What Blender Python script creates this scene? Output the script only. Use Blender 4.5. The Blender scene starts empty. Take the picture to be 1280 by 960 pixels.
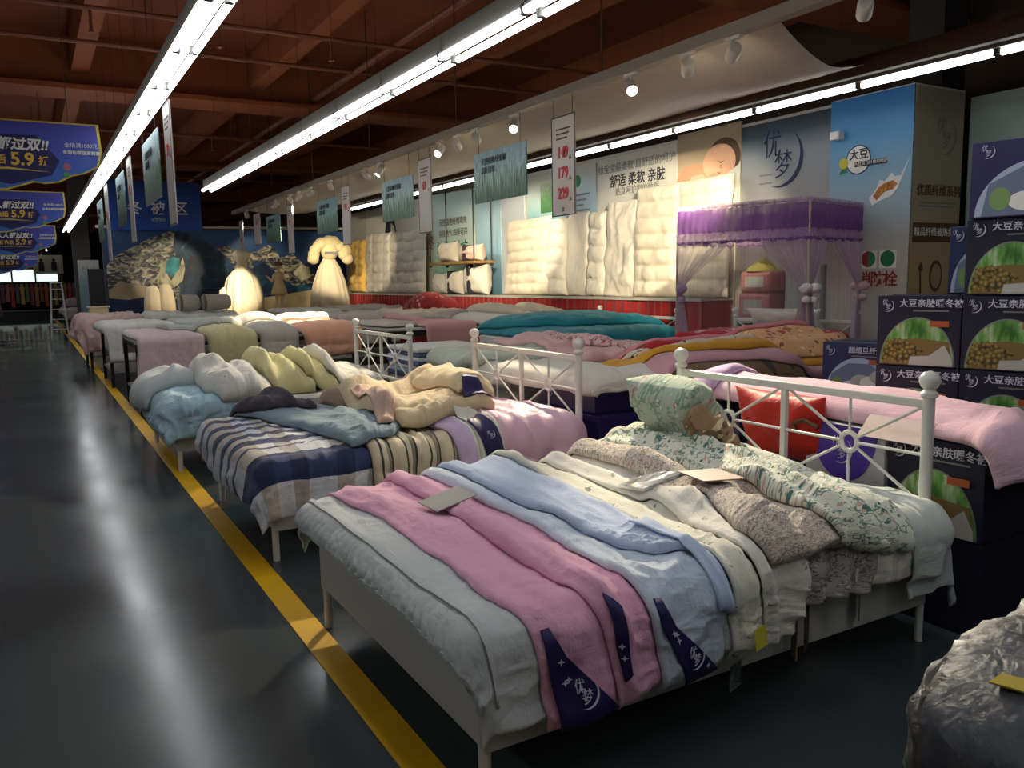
import bpy, bmesh, math, random
import numpy as np
from mathutils import Vector, Matrix
PI = math.pi
random.seed(7)
SC = bpy.context.scene
C = SC.collection

# ---------------------------------------------------------------- camera
cam_d = bpy.data.cameras.new('camera'); cam = bpy.data.objects.new('camera', cam_d); C.objects.link(cam)
cam_d.sensor_fit = 'HORIZONTAL'; cam_d.sensor_width = 36.0; cam_d.lens = 36.0 * 1030.0 / 1280.0
cam_d.clip_start = 0.05; cam_d.clip_end = 200
_r = Vector((0.8641, -0.5030, -0.0178)); _b = Vector((-0.4970, -0.8585, 0.1266)); _r.normalize()
_u = _b.cross(_r).normalized(); _b = _r.cross(_u).normalized()
cam.matrix_world = Matrix(((_r.x, _u.x, _b.x, 0), (_r.y, _u.y, _b.y, 0), (_r.z, _u.z, _b.z, 1.6), (0, 0, 0, 1)))
SC.camera = cam

# ---------------------------------------------------------------- world, exposure
w = bpy.data.worlds.new('world'); SC.world = w; w.use_nodes = True
w.node_tree.nodes['Background'].inputs[0].default_value = (0.75, 0.8, 0.9, 1)
w.node_tree.nodes['Background'].inputs[1].default_value = 0.018
SC.view_settings.view_transform = 'Standard'; SC.view_settings.look = 'None'
SC.view_settings.exposure = 0.0; SC.view_settings.gamma = 1.0; SC.view_settings.use_curve_mapping = False
TUBE_POWER = 9.5          # emission of the fluorescent tubes
SPOT_POWER = 320.0         # watts of each track spotlight

# ---------------------------------------------------------------- materials
def lin(c):
    if isinstance(c, str):
        c = [int(c[i:i + 2], 16) / 255 for i in (0, 2, 4)]
    return tuple(x / 12.92 if x <= 0.04045 else ((x + 0.055) / 1.055) ** 2.4 for x in c[:3]) + (1,)
_M = {}
def newmat(name):
    m = bpy.data.materials.new(name); m.use_nodes = True
    return m, m.node_tree.nodes, m.node_tree.links, m.node_tree.nodes['Principled BSDF']
def mat(name, col, rough=0.6, metal=0.0, var=0.06, vs=6.0, bump=0.0, bs=60.0, emit=0.0, coat=0.0):
    if name in _M: return _M[name]
    m, n, l, b = newmat(name)
    c = lin(col)
    b.inputs['Roughness'].default_value = rough; b.inputs['Metallic'].default_value = metal
    b.inputs['Coat Weight'].default_value = coat
    tc = n.new('ShaderNodeTexCoord')
    if var > 0:
        nz = n.new('ShaderNodeTexNoise'); nz.inputs['Scale'].default_value = vs; nz.inputs['Detail'].default_value = 3
        l.new(tc.outputs['Object'], nz.inputs['Vector'])
        mx = n.new('ShaderNodeMix'); mx.data_type = 'RGBA'
        mx.inputs[6].default_value = tuple(x * (1 - var) for x in c[:3]) + (1,)
        mx.inputs[7].default_value = tuple(min(1, x * (1 + var)) for x in c[:3]) + (1,)
        l.new(nz.outputs['Fac'], mx.inputs[0]); l.new(mx.outputs[2], b.inputs['Base Color'])
    else:
        b.inputs['Base Color'].default_value = c
    if bump > 0:
        nb = n.new('ShaderNodeTexNoise'); nb.inputs['Scale'].default_value = bs; nb.inputs['Detail'].default_value = 2
        l.new(tc.outputs['Object'], nb.inputs['Vector'])
        bp = n.new('ShaderNodeBump'); bp.inputs['Strength'].default_value = bump; bp.inputs['Distance'].default_value = 0.01
        l.new(nb.outputs['Fac'], bp.inputs['Height']); l.new(bp.outputs['Normal'], b.inputs['Normal'])
    if emit > 0:
        b.inputs['Emission Color'].default_value = c; b.inputs['Emission Strength'].default_value = emit
    _M[name] = m
    return m
def uvnode(n): 
    u = n.new('ShaderNodeUVMap'); u.uv_map = 'UVMap'; return u
def mth(n, l, op, a, b=None, c=None):
    x = n.new('ShaderNodeMath'); x.operation = op
    for i, v in enumerate((a, b, c)):
        if v is None: continue
        if hasattr(v, 'links'): l.new(v, x.inputs[i])
        else: x.inputs[i].default_value = v
    return x.outputs[0]
def mixc(n, l, f, a, b):
    x = n.new('ShaderNodeMix'); x.data_type = 'RGBA'
    if hasattr(f, 'links'): l.new(f, x.inputs[0])
    else: x.inputs[0].default_value = f
    for i, v in ((6, a), (7, b)):
        if hasattr(v, 'links'): l.new(v, x.inputs[i])
        else: x.inputs[i].default_value = lin(v)
    return x.outputs[2]
def fabric_base(name, rough=0.85):
    m, n, l, b = newmat(name); b.inputs['Roughness'].default_value = rough
    b.inputs['Sheen Weight'].default_value = 0.15; b.inputs['Specular IOR Level'].default_value = 0.25
    u = uvnode(n)
    nz = n.new('ShaderNodeTexNoise'); nz.inputs['Scale'].default_value = 55; nz.inputs['Detail'].default_value = 3
    l.new(u.outputs[0], nz.inputs['Vector'])
    n2 = n.new('ShaderNodeTexNoise'); n2.inputs['Scale'].default_value = 9; n2.inputs['Detail'].default_value = 4; n2.inputs['Distortion'].default_value = 1.2
    l.new(u.outputs[0], n2.inputs['Vector'])
    mp = n.new('ShaderNodeMapping'); mp.inputs['Scale'].default_value = (11, 5, 1); l.new(u.outputs[0], mp.inputs[0])
    n3 = n.new('ShaderNodeTexNoise'); n3.inputs['Scale'].default_value = 1.0; n3.inputs['Detail'].default_value = 3; n3.inputs['Distortion'].default_value = 2.0; l.new(mp.outputs[0], n3.inputs['Vector'])
    rid = mth(n, l, 'ABSOLUTE', mth(n, l, 'SUBTRACT', n3.outputs['Fac'], 0.5))
    h = mth(n, l, 'ADD', mth(n, l, 'ADD', mth(n, l, 'MULTIPLY', nz.outputs['Fac'], 0.2), mth(n, l, 'MULTIPLY', n2.outputs['Fac'], 0.7)), mth(n, l, 'MULTIPLY', rid, -0.8))
    bp = n.new('ShaderNodeBump'); bp.inputs['Strength'].default_value = 0.5; bp.inputs['Distance'].default_value = 0.016
    l.new(h, bp.inputs['Height']); l.new(bp.outputs['Normal'], b.inputs['Normal'])
    s = n.new('ShaderNodeSeparateXYZ'); l.new(u.outputs[0], s.inputs[0])
    return m, n, l, b, u, s
def fplain(name, col, col2=None, rough=0.85):
    if name in _M: return _M[name]
    m, n, l, b, u, s = fabric_base(name, rough)
    nz = n.new('ShaderNodeTexNoise'); nz.inputs['Scale'].default_value = 3.5; nz.inputs['Detail'].default_value = 2
    l.new(u.outputs[0], nz.inputs['Vector'])
    l.new(mixc(n, l, nz.outputs['Fac'], col, col2 or col), b.inputs['Base Color'])
    _M[name] = m; return m
def fprint(name, base, spots, scale=14.0, size=0.3, leaf=None, leaf_scale=30.0, leaf_amt=0.5, warp=0.5):
    """a printed cloth: scattered coloured blossoms and small leaf strokes on a plain ground"""
    if name in _M: return _M[name]
    m, n, l, b, u, s = fabric_base(name)
    nz = n.new('ShaderNodeTexNoise'); nz.inputs['Scale'].default_value = scale * 1.6; nz.inputs['Detail'].default_value = 2
    l.new(u.outputs[0], nz.inputs['Vector'])
    mp = n.new('ShaderNodeMix'); mp.data_type = 'VECTOR'; mp.inputs[0].default_value = 0.03 * warp
    l.new(u.outputs[0], mp.inputs[4]); l.new(nz.outputs['Color'], mp.inputs[5])
    colr = None
    c0 = mixc(n, l, 0.0, base, base)
    if leaf:
        v2 = n.new('ShaderNodeTexVoronoi'); v2.feature = 'DISTANCE_TO_EDGE'; v2.inputs['Scale'].default_value = leaf_scale
        l.new(mp.outputs[1], v2.inputs['Vector'])
        nn = n.new('ShaderNodeTexNoise'); nn.inputs['Scale'].default_value = leaf_scale * 0.45; l.new(u.outputs[0], nn.inputs['Vector'])
        f = mth(n, l, 'MULTIPLY', mth(n, l, 'LESS_THAN', v2.outputs['Distance'], 0.09), mth(n, l, 'GREATER_THAN', nn.outputs['Fac'], 1 - leaf_amt))
        c0 = mixc(n, l, f, c0, leaf)
    for i, sp in enumerate(spots):
        v = n.new('ShaderNodeTexVoronoi'); v.feature = 'F1'; v.inputs['Scale'].default_value = scale * (1 + 0.37 * i)
        ad = n.new('ShaderNodeVectorMath'); ad.operation = 'ADD'; ad.inputs[1].default_value = (3.7 * i, 1.9 * i, 0)
        l.new(mp.outputs[1], ad.inputs[0]); l.new(ad.outputs[0], v.inputs['Vector'])
        sc_ = n.new('ShaderNodeSeparateColor'); l.new(v.outputs['Color'], sc_.inputs[0])
        f = mth(n, l, 'MULTIPLY', mth(n, l, 'LESS_THAN', v.outputs['Distance'], mth(n, l, 'MULTIPLY', sc_.outputs[1], size)), mth(n, l, 'GREATER_THAN', sc_.outputs[0], 0.35))
        c0 = mixc(n, l, f, c0, sp)
    l.new(c0, b.inputs['Base Color']); _M[name] = m; return m
def fstripe(name, cols, period, axis=0, cols2=None, period2=None, soft=0.0):
    """woven stripes across one axis, or a plaid when a second set is given; cols = [(start fraction, colour), ...]"""
    if name in _M: return _M[name]
    m, n, l, b, u, s = fabric_base(name)
    def ramp(ax, cs, per):
        f = mth(n, l, 'FRACT', mth(n, l, 'DIVIDE', s.outputs[ax], per))
        r = n.new('ShaderNodeValToRGB'); r.color_ramp.interpolation = 'CONSTANT'
        while len(r.color_ramp.elements) < len(cs): r.color_ramp.elements.new(0.5)
        for e, (p, c) in zip(r.color_ramp.elements, cs): e.position = p; e.color = lin(c)
        l.new(f, r.inputs[0]); return r.outputs[0]
    c0 = ramp(axis, cols, period)
    if cols2:
        c1 = ramp(1 - axis, cols2, period2 or period)
        c0 = mixc(n, l, 0.5, c0, c1)
    l.new(c0, b.inputs['Base Color']); _M[name] = m; return m

# ---------------------------------------------------------------- mesh helpers
def tag(o, label=None, cat=None, group=None, kind=None):
    if label: o['label'] = label
    if cat: o['category'] = cat
    if group: o['group'] = group
    if kind: o['kind'] = kind
    return o
def empty(name, loc=(0, 0, 0), rz=0.0):
    o = bpy.data.objects.new(name, None); C.objects.link(o); o.location = loc; o.rotation_euler = (0, 0, rz)
    o.empty_display_size = 0.1
    return o
def mobj(name, verts, faces, m, parent=None, smooth=True, uv=None):
    me = bpy.data.meshes.new(name); me.from_pydata([tuple(v) for v in verts], [], [tuple(f) for f in faces]); me.update()
    if smooth: me.polygons.foreach_set('use_smooth', [True] * len(me.polygons))
    if uv is not None:
        ul = me.uv_layers.new(name='UVMap')
        li = np.empty(len(me.loops), dtype=np.int32); me.loops.foreach_get('vertex_index', li)
        ul.data.foreach_set('uv', np.asarray(uv, dtype=np.float32)[li].ravel())
    if m: me.materials.append(m)
    o = bpy.data.objects.new(name, me); C.objects.link(o)
    if parent: o.parent = parent
    return o
class MB:
    """collects shapes into one mesh"""
    def __init__(s): s.v = []; s.f = []
    def box(s, c, d, rz=0.0, M=None):
        b = len(s.v); cz, sz = math.cos(rz), math.sin(rz)
        for z in (-.5, .5):
            for x, y in ((-.5, -.5), (.5, -.5), (.5, .5), (-.5, .5)):
                X, Y, Z = x * d[0], y * d[1], z * d[2]
                p = Vector((c[0] + X * cz - Y * sz, c[1] + X * sz + Y * cz, c[2] + Z))
                s.v.append(tuple(M @ p) if M else tuple(p))
        for q in ((3, 2, 1, 0), (4, 5, 6, 7), (0, 1, 5, 4), (1, 2, 6, 5), (2, 3, 7, 6), (3, 0, 4, 7)): s.f.append(tuple(b + i for i in q))
        return s
    def tube(s, p, q, r, r2=None, n=10, caps=True):
        p, q = Vector(p), Vector(q); d = (q - p).normalized(); r2 = r if r2 is None else r2
        a = d.orthogonal().normalized(); bb = d.cross(a); b = len(s.v)
        for c, rr in ((p, r), (q, r2)):
            for i in range(n):
                t = 2 * PI * i / n; s.v.append(tuple(c + (a * math.cos(t) + bb * math.sin(t)) * rr))
        for i in range(n): s.f.append((b + i, b + (i + 1) % n, b + n + (i + 1) % n, b + n + i))
        if caps: s.f.append(tuple(b + i for i in reversed(range(n)))); s.f.append(tuple(b + n + i for i in range(n)))
        return s
    def path(s, pts, r, n=8):
        for a, b in zip(pts, pts[1:]): s.tube(a, b, r, n=n)
        return s
    def ball(s, c, r, n=12, m=8, sc=(1, 1, 1)):
        b = len(s.v)
        for j in range(m + 1):
            ph = PI * j / m
            for i in range(n):
                t = 2 * PI * i / n
                s.v.append((c[0] + r * sc[0] * math.sin(ph) * math.cos(t), c[1] + r * sc[1] * math.sin(ph) * math.sin(t), c[2] + r * sc[2] * math.cos(ph)))
        for j in range(m):
            for i in range(n): s.f.append((b + j * n + i, b + (j + 1) * n + i, b + (j + 1) * n + (i + 1) % n, b + j * n + (i + 1) % n))
        return s
    def lathe(s, c, prof, n=20):
        b = len(s.v); k = len(prof)
        for r, z in prof:
            for i in range(n):
                t = 2 * PI * i / n; s.v.append((c[0] + r * math.cos(t), c[1] + r * math.sin(t), c[2] + z))
        for j in range(k - 1):
            for i in range(n): s.f.append((b + j * n + i, b + j * n + (i + 1) % n, b + (j + 1) * n + (i + 1) % n, b + (j + 1) * n + i))
        s.f.append(tuple(b + i for i in reversed(range(n)))); s.f.append(tuple(b + (k - 1) * n + i for i in range(n)))
        return s
    def ring(s, c, R, r, ax=(1, 0, 0), n=24, m=8):
        ax = Vector(ax).normalized(); a = ax.orthogonal().normalized(); bb = ax.cross(a); b = len(s.v); c = Vector(c)
        for i in range(n):
            t = 2 * PI * i / n; d = a * math.cos(t) + bb * math.sin(t)
            for j in range(m):
                q = 2 * PI * j / m; s.v.append(tuple(c + d * (R + r * math.cos(q)) + ax * r * math.sin(q)))
        for i in range(n):
            for j in range(m): s.f.append((b + i * m + j, b + ((i + 1) % n) * m + j, b + ((i + 1) % n) * m + (j + 1) % m, b + i * m + (j + 1) % m))
        return s
    def poly(s, pts, depth, M=None):
        """extruded outline in the x-z plane, depth along +y"""
        b = len(s.v); k = len(pts)
        for y in (0, depth):
            for x, z in pts:
                p = Vector((x, y, z)); s.v.append(tuple(M @ p) if M else tuple(p))
        s.f.append(tuple(b + i for i in range(k))); s.f.append(tuple(b + k + i for i in reversed(range(k))))
        for i in range(k): s.f.append((b + i, b + k + i, b + k + (i + 1) % k, b + (i + 1) % k))
        return s
    def obj(s, name, m, parent=None, smooth=False, bevel=0.0, seg=2):
        o = mobj(name, s.v, s.f, m, parent, smooth)
        if smooth:
            o.data.set_sharp_from_angle(angle=math.radians(40))
        if bevel > 0:
            md = o.modifiers.new('bevel', 'BEVEL'); md.width = bevel; md.segments = seg; md.limit_method = 'ANGLE'
        return o
def tree_copy(root, loc=None, rz=None):
    r = root.copy(); C.objects.link(r)
    if loc is not None: r.location = loc
    if rz is not None: r.rotation_euler = (0, 0, rz)
    for ch in list(root.children):
        c = ch.copy(); C.objects.link(c); c.parent = r
        for g in list(ch.children):
            d = g.copy(); C.objects.link(d); d.parent = c
            if d.type == 'LIGHT': pass
    return r
def frame_M(origin, right, up):
    """local x = right, local y = up, local z = normal"""
    r = Vector(right).normalized(); u = Vector(up).normalized(); n = r.cross(u)
    return Matrix(((r.x, u.x, n.x, origin[0]), (r.y, u.y, n.y, origin[1]), (r.z, u.z, n.z, origin[2]), (0, 0, 0, 1)))
def text(s, size, m, M, x=0, y=0, parent=None, name='lettering', align='CENTER', bold=0.0, shear=0.0, sx=1.0, depth=0.0015, z=0.0065):
    cu = bpy.data.curves.new(name, 'FONT'); cu.body = s; cu.size = size; cu.align_x = align; cu.align_y = 'CENTER'
    cu.offset = bold; cu.shear = shear; cu.extrude = depth; cu.resolution_u = 3
    tmp = bpy.data.objects.new(name, cu); me = bpy.data.meshes.new_from_object(tmp)
    bpy.data.objects.remove(tmp); bpy.data.curves.remove(cu)
    me.materials.clear(); me.materials.append(m); me.name = name
    o = bpy.data.objects.new(name, me); C.objects.link(o)
    MM = M @ Matrix.Translation((x, y, z)) @ Matrix.Diagonal((sx, 1, 1, 1))
    if parent: o.parent = parent; o.matrix_basis = parent_inv(parent) @ MM
    else: o.matrix_world = MM
    return o
def parent_inv(p):
    m = Matrix.LocRotScale(p.location, p.rotation_euler, p.scale)
    if p.parent: m = Matrix.LocRotScale(p.parent.location, p.parent.rotation_euler, p.parent.scale) @ m
    return m.inverted()
def flat(name, pts, m, M, parent=None, z=0.002, th=0.002):
    """a printed or applied flat shape: outline pts in the local plane of M"""
    k = len(pts); v = []
    inv = parent_inv(parent) if parent else Matrix()
    for zz in (z, z + th):
        for x, y in pts: v.append(tuple(inv @ (M @ Vector((x, y, zz)))))
    f = [tuple(reversed(range(k))), tuple(range(k, 2 * k))] + [(i, (i + 1) % k, k + (i + 1) % k, k + i) for i in range(k)]
    return mobj(name, v, f, m, parent, smooth=False)
def rect(x0, y0, x1, y1): return [(x0, y0), (x1, y0), (x1, y1), (x0, y1)]
def disc(cx, cy, r, n=28, a0=0.0, a1=2 * PI, ry=None):
    ry = ry or r
    full = abs(a1 - a0 - 2 * PI) < 1e-6
    return [(cx + r * math.cos(a0 + (a1 - a0) * i / (n if full else n - 1)), cy + ry * math.sin(a0 + (a1 - a0) * i / (n if full else n - 1))) for i in range(n)]
def crescent(cx, cy, r, n=18, a0=-2.0, a1=0.95, th=0.16):
    o = [(cx + r * math.cos(a0 + (a1 - a0) * i / n), cy + r * math.sin(a0 + (a1 - a0) * i / n)) for i in range(n + 1)]
    q = [(cx + r * math.cos(a) * (1 - th * math.sin(PI * (i / n))), cy + r * math.sin(a) * (1 - th * math.sin(PI * (i / n)))) for i, a in [(i, a0 + (a1 - a0) * i / n) for i in range(n + 1)]]
    return o + q[::-1][1:-1]
def emblem(M, x, y, s, m, parent=None, z=0.0065):
    """the shop's mark: two handwritten characters with a crescent stroke round them"""
    text('优', s * 0.55, m, M, x - s * 0.2, y + s * 0.26, parent, bold=-0.004 * s, sx=0.8, z=z)
    text('梦', s * 0.55, m, M, x + s * 0.06, y - s * 0.14, parent, bold=-0.004 * s, sx=0.8, z=z)
    flat('crescent', crescent(x + s * 0.0, y, s * 0.52), m, M, parent, z=z - 0.001)

# ---------------------------------------------------------------- value noise (numpy)
_rng = np.random.RandomState(5); _P = _rng.rand(256, 256)
def vn(x, y):
    x = np.asarray(x, float); y = np.asarray(y, float)
    xi = np.floor(x).astype(int); yi = np.floor(y).astype(int); fx = x - xi; fy = y - yi
    fx = fx * fx * (3 - 2 * fx); fy = fy * fy * (3 - 2 * fy)
    g = lambda a, b: _P[a % 256, b % 256]
    return (g(xi, yi) * (1 - fx) + g(xi + 1, yi) * fx) * (1 - fy) + (g(xi, yi + 1) * (1 - fx) + g(xi + 1, yi + 1) * fx) * fy - 0.5
def fbm(x, y, o=3):
    r = 0; a = 1.0
    for k in range(o): r = r + a * vn(x * 2 ** k + 17.3 * k, y * 2 ** k + 5.1 * k); a *= 0.5
    return r
def catmull(P, n):
    P = np.asarray(P, float)
    if len(P) == 2: t = np.linspace(0, 1, n)[:, None]; return P[0] * (1 - t) + P[1] * t
    Q = np.vstack([2 * P[0] - P[1], P, 2 * P[-1] - P[-2]]); k = len(P) - 1
    out = []
    for t in np.linspace(0, k, n):
        i = min(int(t), k - 1); f = t - i; a, b, c, d = Q[i:i + 4]
        out.append(0.5 * (2 * b + (c - a) * f + (2 * a - 5 * b + 4 * c - d) * f * f + (3 * b - a - 3 * c + d) * f ** 3))
    return np.array(out)

# ---------------------------------------------------------------- cloth lying on a bed or table
class Pile:
    """a rectangular top with rounded edges; cloths are laid on it one after the other in unrolled coordinates (u, v) and rest on what lies below"""
    def __init__(s, x0, x1, y0, y1, z, r=0.07, flare=0.1, rot=0.0, org=None):
        s.x0, s.x1, s.y0, s.y1, s.z, s.r, s.flare = x0, x1, y0, y1, z, r, flare
        s.res = 0.02; s.ou, s.ov = x0 - 1.2, y0 - 1.2
        s.H = np.zeros((int((x1 - x0 + 2.4) / s.res) + 2, int((y1 - y0 + 2.4) / s.res) + 2))
        s.rot = rot; s.org = org or (x0, y0); s.ts = 1.0; s.hi = 1.0; s.cr = 0.008
    def sample(s, u, v):
        x = np.clip((u - s.ou) / s.res, 0, s.H.shape[0] - 2.001); y = np.clip((v - s.ov) / s.res, 0, s.H.shape[1] - 2.001)
        i = x.astype(int); j = y.astype(int); fx = x - i; fy = y - j
        return (s.H[i, j] * (1 - fx) + s.H[i + 1, j] * fx) * (1 - fy) + (s.H[i, j + 1] * (1 - fx) + s.H[i + 1, j + 1] * fx) * fy
    def pos(s, u, v, h):
        cu = np.clip(u, s.x0, s.x1); cv = np.clip(v, s.y0, s.y1); du = u - cu; dv = v - cv
        d = np.hypot(du, dv); sd = np.maximum(d, 1e-9); nx = du / sd; ny = dv / sd
        a = np.minimum(d / s.r, PI / 2); rest = np.maximum(d - s.r * PI / 2, 0)
        out = s.r * np.sin(a) + rest * math.sin(s.flare); drop = s.r * (1 - np.cos(a)) + rest * math.cos(s.flare)
        X = cu + nx * out + nx * np.sin(a) * h; Y = cv + ny * out + ny * np.sin(a) * h; Z = s.z - drop + np.cos(a) * h
        if s.rot:
            c, q = math.cos(s.rot), math.sin(s.rot); X, Y = X - s.org[0], Y - s.org[1]
            X, Y = s.org[0] + X * c - Y * q, s.org[1] + X * q + Y * c
        return np.stack([X, Y, Z], -1)
    def lay(s, name, st, th, m, label=None, cat='quilt', group=None, ridges=0, ramp=0.02, wr=0.009, wf=(4, 2.5), cell=0.0, puff=0.02, ns=None, nt=None, seed=0.0, edge=3.0, wave=0.0, wl=0.25, parent=None, gap=0.003, jag=0.015, fill=6, seam=True, cr=None):
        th = th * s.ts; P = np.asarray(st, float)
        L = sum(np.linalg.norm((P[i + 1, :2] + P[i + 1, 2:] - P[i, :2] - P[i, 2:]) / 2) for i in range(len(P) - 1))
        W = np.mean(np.hypot(P[:, 0] - P[:, 2], P[:, 1] - P[:, 3]))
        ns = ns or int(max(12, min(70 * s.hi, W / (0.022 / s.hi)))); nt = nt or int(max(14, min(110 * s.hi, L / (0.024 / s.hi)))); fill = int(fill * s.hi * s.hi)
        Q = catmull(P, nt); S = np.linspace(0, 1, ns)[None, :]; T = np.linspace(0, 1, nt)[:, None]
        U = Q[:, 0:1] * (1 - S) + Q[:, 2:3] * S; V = Q[:, 1:2] * (1 - S) + Q[:, 3:4] * S
        U = U + jag * fbm(U * 4 + seed, V * 4 + 3 * seed); V = V + jag * fbm(U * 4 + 9 + seed, V * 4 + seed)
        hb = s.sample(U, V); b0 = hb.copy()
        for _ in range(fill):
            p = np.pad(hb, 1, mode='edge'); bl = (p[:-2, 1:-1] + p[2:, 1:-1] + p[1:-1, :-2] + p[1:-1, 2:] + 2 * hb) / 6
            hb = np.maximum(b0, bl)
        for _ in range(2):
            p = np.pad(hb, 1, mode='edge'); hb = np.maximum(b0, (p[:-2, 1:-1] + p[2:, 1:-1] + p[1:-1, :-2] + p[1:-1, 2:] + 2 * hb) / 6)
        es = 1 - np.abs(2 * S - 1) ** max(2.0, edge * W / (2 * th) * 0.5); et = 1 - np.abs(2 * T - 1) ** max(2.0, edge * L / (2 * th) * 0.5)
        e = np.sqrt(np.clip(es * et, 0, 1)); x = S * W; y = T * L
        t = th * (0.25 + 0.75 * e) + 0 * x * y
        if ridges:
            ph = S * ridges + 0.35 * fbm(S * 1.5 + seed, T * 3 + seed)
            t = t + ramp * (0.5 + 0.5 * np.sin(2 * PI * ph + seed)) ** 1.3 * (0.4 + 0.6 * e)
        t = t + wr * fbm(x * wf[0] + seed * 7, y * wf[1] + seed * 3, 4) * (0.4 + 0.6 * e) * 2
        # soft creases running along the cloth, finer ones across, and the sewn seam near both long edges
        wx = x + 0.05 * fbm(y * 3 + seed, x * 4); wy = y + 0.05 * fbm(x * 5, y * 3 + seed)
        c1 = 1 - 2 * np.abs(fbm(wx * 7 + seed * 3, wy * 1.6 + seed, 2)); c2 = 1 - 2 * np.abs(fbm(wx * 6 + 40 + seed, wy * 13 + seed, 2))
        t = t + (s.cr if cr is None else cr) * (np.clip(c1, 0, 1) ** 3 * 1.3 + np.clip(c2, 0, 1) ** 4 * 0.7 - 0.5) * (0.3 + 0.7 * e)
        if s.hi > 1 and seam:
            dS = np.minimum(S, 1 - S) * W; t = t - 0.35 * np.minimum(th, .03) * np.exp(-((dS - 0.022) / 0.006) ** 2) + 0 * T
        if cell:
            c = np.abs(np.sin(PI * (x + 0 * y) / cell) * np.sin(PI * (y + 0 * x) / cell)) ** 0.28
            t = t + puff * (c - 0.5)
        t = np.maximum(t, 0.006)
        du = U - np.clip(U, s.x0, s.x1); dv = V - np.clip(V, s.y0, s.y1); d = np.hypot(du, dv)
        if wave:
            al = np.where(np.abs(du) > np.abs(dv), V, U)
            t_off = wave * np.clip(d / 0.3, 0, 1) * (0.5 + 0.5 * np.sin(2 * PI * al / wl + 6 * fbm(al * 1.5 + seed, d * 2)))
        else: t_off = 0
        bot = hb + gap + t_off; top = bot + t
        A = s.pos(U, V, top).reshape(-1, 3); B = s.pos(U, V, bot).reshape(-1, 3); N = ns * nt
        idx = np.arange(N).reshape(nt, ns)
        q = np.stack([idx[:-1, :-1], idx[:-1, 1:], idx[1:, 1:], idx[1:, :-1]], -1).reshape(-1, 4)
        rim = np.concatenate([idx[0, :], idx[1:, -1], idx[-1, ::-1][1:], idx[::-1, 0][1:-1]])
        rq = np.stack([rim, rim + N, np.roll(rim, -1) + N, np.roll(rim, -1)], -1)
        # wind the top outward
        fa = A[q[0, 1]] - A[q[0, 0]]; fb = A[q[0, 3]] - A[q[0, 0]]
        mid = q[len(q) // 2 + ns // 2 if len(q) > ns else 0]
        nrm = np.cross(A[mid[1]] - A[mid[0]], A[mid[3]] - A[mid[0]])
        out = A[mid[0]] - B[mid[0]]
        if np.dot(nrm, out) < 0: q = q[:, ::-1]; rq = rq[:, ::-1]
        F = np.concatenate([q, q[:, ::-1] + N, rq])
        uv = np.stack([x + 0 * y, y + 0 * x], -1).reshape(-1, 2)
        o = mobj(name, np.concatenate([A, B]), F, m, parent, True, np.concatenate([uv, uv]))
        if label: tag(o, label, cat, group)
        k = 3; a = np.linspace(0, nt - 1, nt * k); c = np.linspace(0, ns - 1, ns * k)
        ai = np.minimum(a.astype(int), nt - 2); ci = np.minimum(c.astype(int), ns - 2); fa = (a - ai)[:, None]; fc = (c - ci)[None, :]
        def up(G): return (G[ai][:, ci] * (1 - fa) + G[ai + 1][:, ci] * fa) * (1 - fc) + (G[ai][:, ci + 1] * (1 - fa) + G[ai + 1][:, ci + 1] * fa) * fc
        Ui, Vi, Ti = up(U), up(V), up(top)
        i = np.clip(np.round((Ui - s.ou) / s.res).astype(int), 0, s.H.shape[0] - 1); j = np.clip(np.round((Vi - s.ov) / s.res).astype(int), 0, s.H.shape[1] - 1)
        np.maximum.at(s.H, (i, j), Ti)
        return o
    def patch(s, name, pts, m, parent, lift=0.003, n=12, ripple=None):
        """a flat sewn-on or laid patch following the surface of the pile: pts = 4 corners (u, v)"""
        (a, b, c, d) = [np.array(p, float) for p in pts]
        S = np.linspace(0, 1, n)[None, :, None]; T = np.linspace(0, 1, n)[:, None, None]
        G = (a * (1 - S) + b * S) * (1 - T) + (d * (1 - S) + c * S) * T
        U, V = G[..., 0], G[..., 1]; h = s.sample(U, V)
        for _ in range(3):
            p = np.pad(h, 1, mode='edge'); h = np.maximum(h, (p[:-2, 1:-1] + p[2:, 1:-1] + p[1:-1, :-2] + p[1:-1, 2:] + 2 * h) / 6)
        if ripple:
            amp, k = ripple; tt = T[..., 0] + 0 * S[..., 0]; ss = S[..., 0] + 0 * T[..., 0]
            lift = lift + amp * (0.5 + 0.5 * np.sin(2 * PI * k * tt + 4 * fbm(tt * 9, ss * 1.5))) * (1 - 0.8 * ss)
        A = s.pos(U, V, h + lift + 0.004).reshape(-1, 3); B = s.pos(U, V, h + lift - 0.004).reshape(-1, 3); N = n * n; idx = np.arange(N).reshape(n, n)
        q = np.stack([idx[:-1, :-1], idx[:-1, 1:], idx[1:, 1:], idx[1:, :-1]], -1).reshape(-1, 4)
        rim = np.concatenate([idx[0, :], idx[1:, -1], idx[-1, ::-1][1:], idx[::-1, 0][1:-1]])
        rq = np.stack([rim, rim + N, np.roll(rim, -1) + N, np.roll(rim, -1)], -1)
        uv = np.stack(np.broadcast_arrays(S[..., 0] * np.linalg.norm(b - a), T[..., 0] * np.linalg.norm(d - a)), -1).reshape(-1, 2)
        return mobj(name, np.concatenate([A, B]), np.concatenate([q, q[:, ::-1] + N, rq]), m, parent, True, np.concatenate([uv, uv]))
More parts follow.
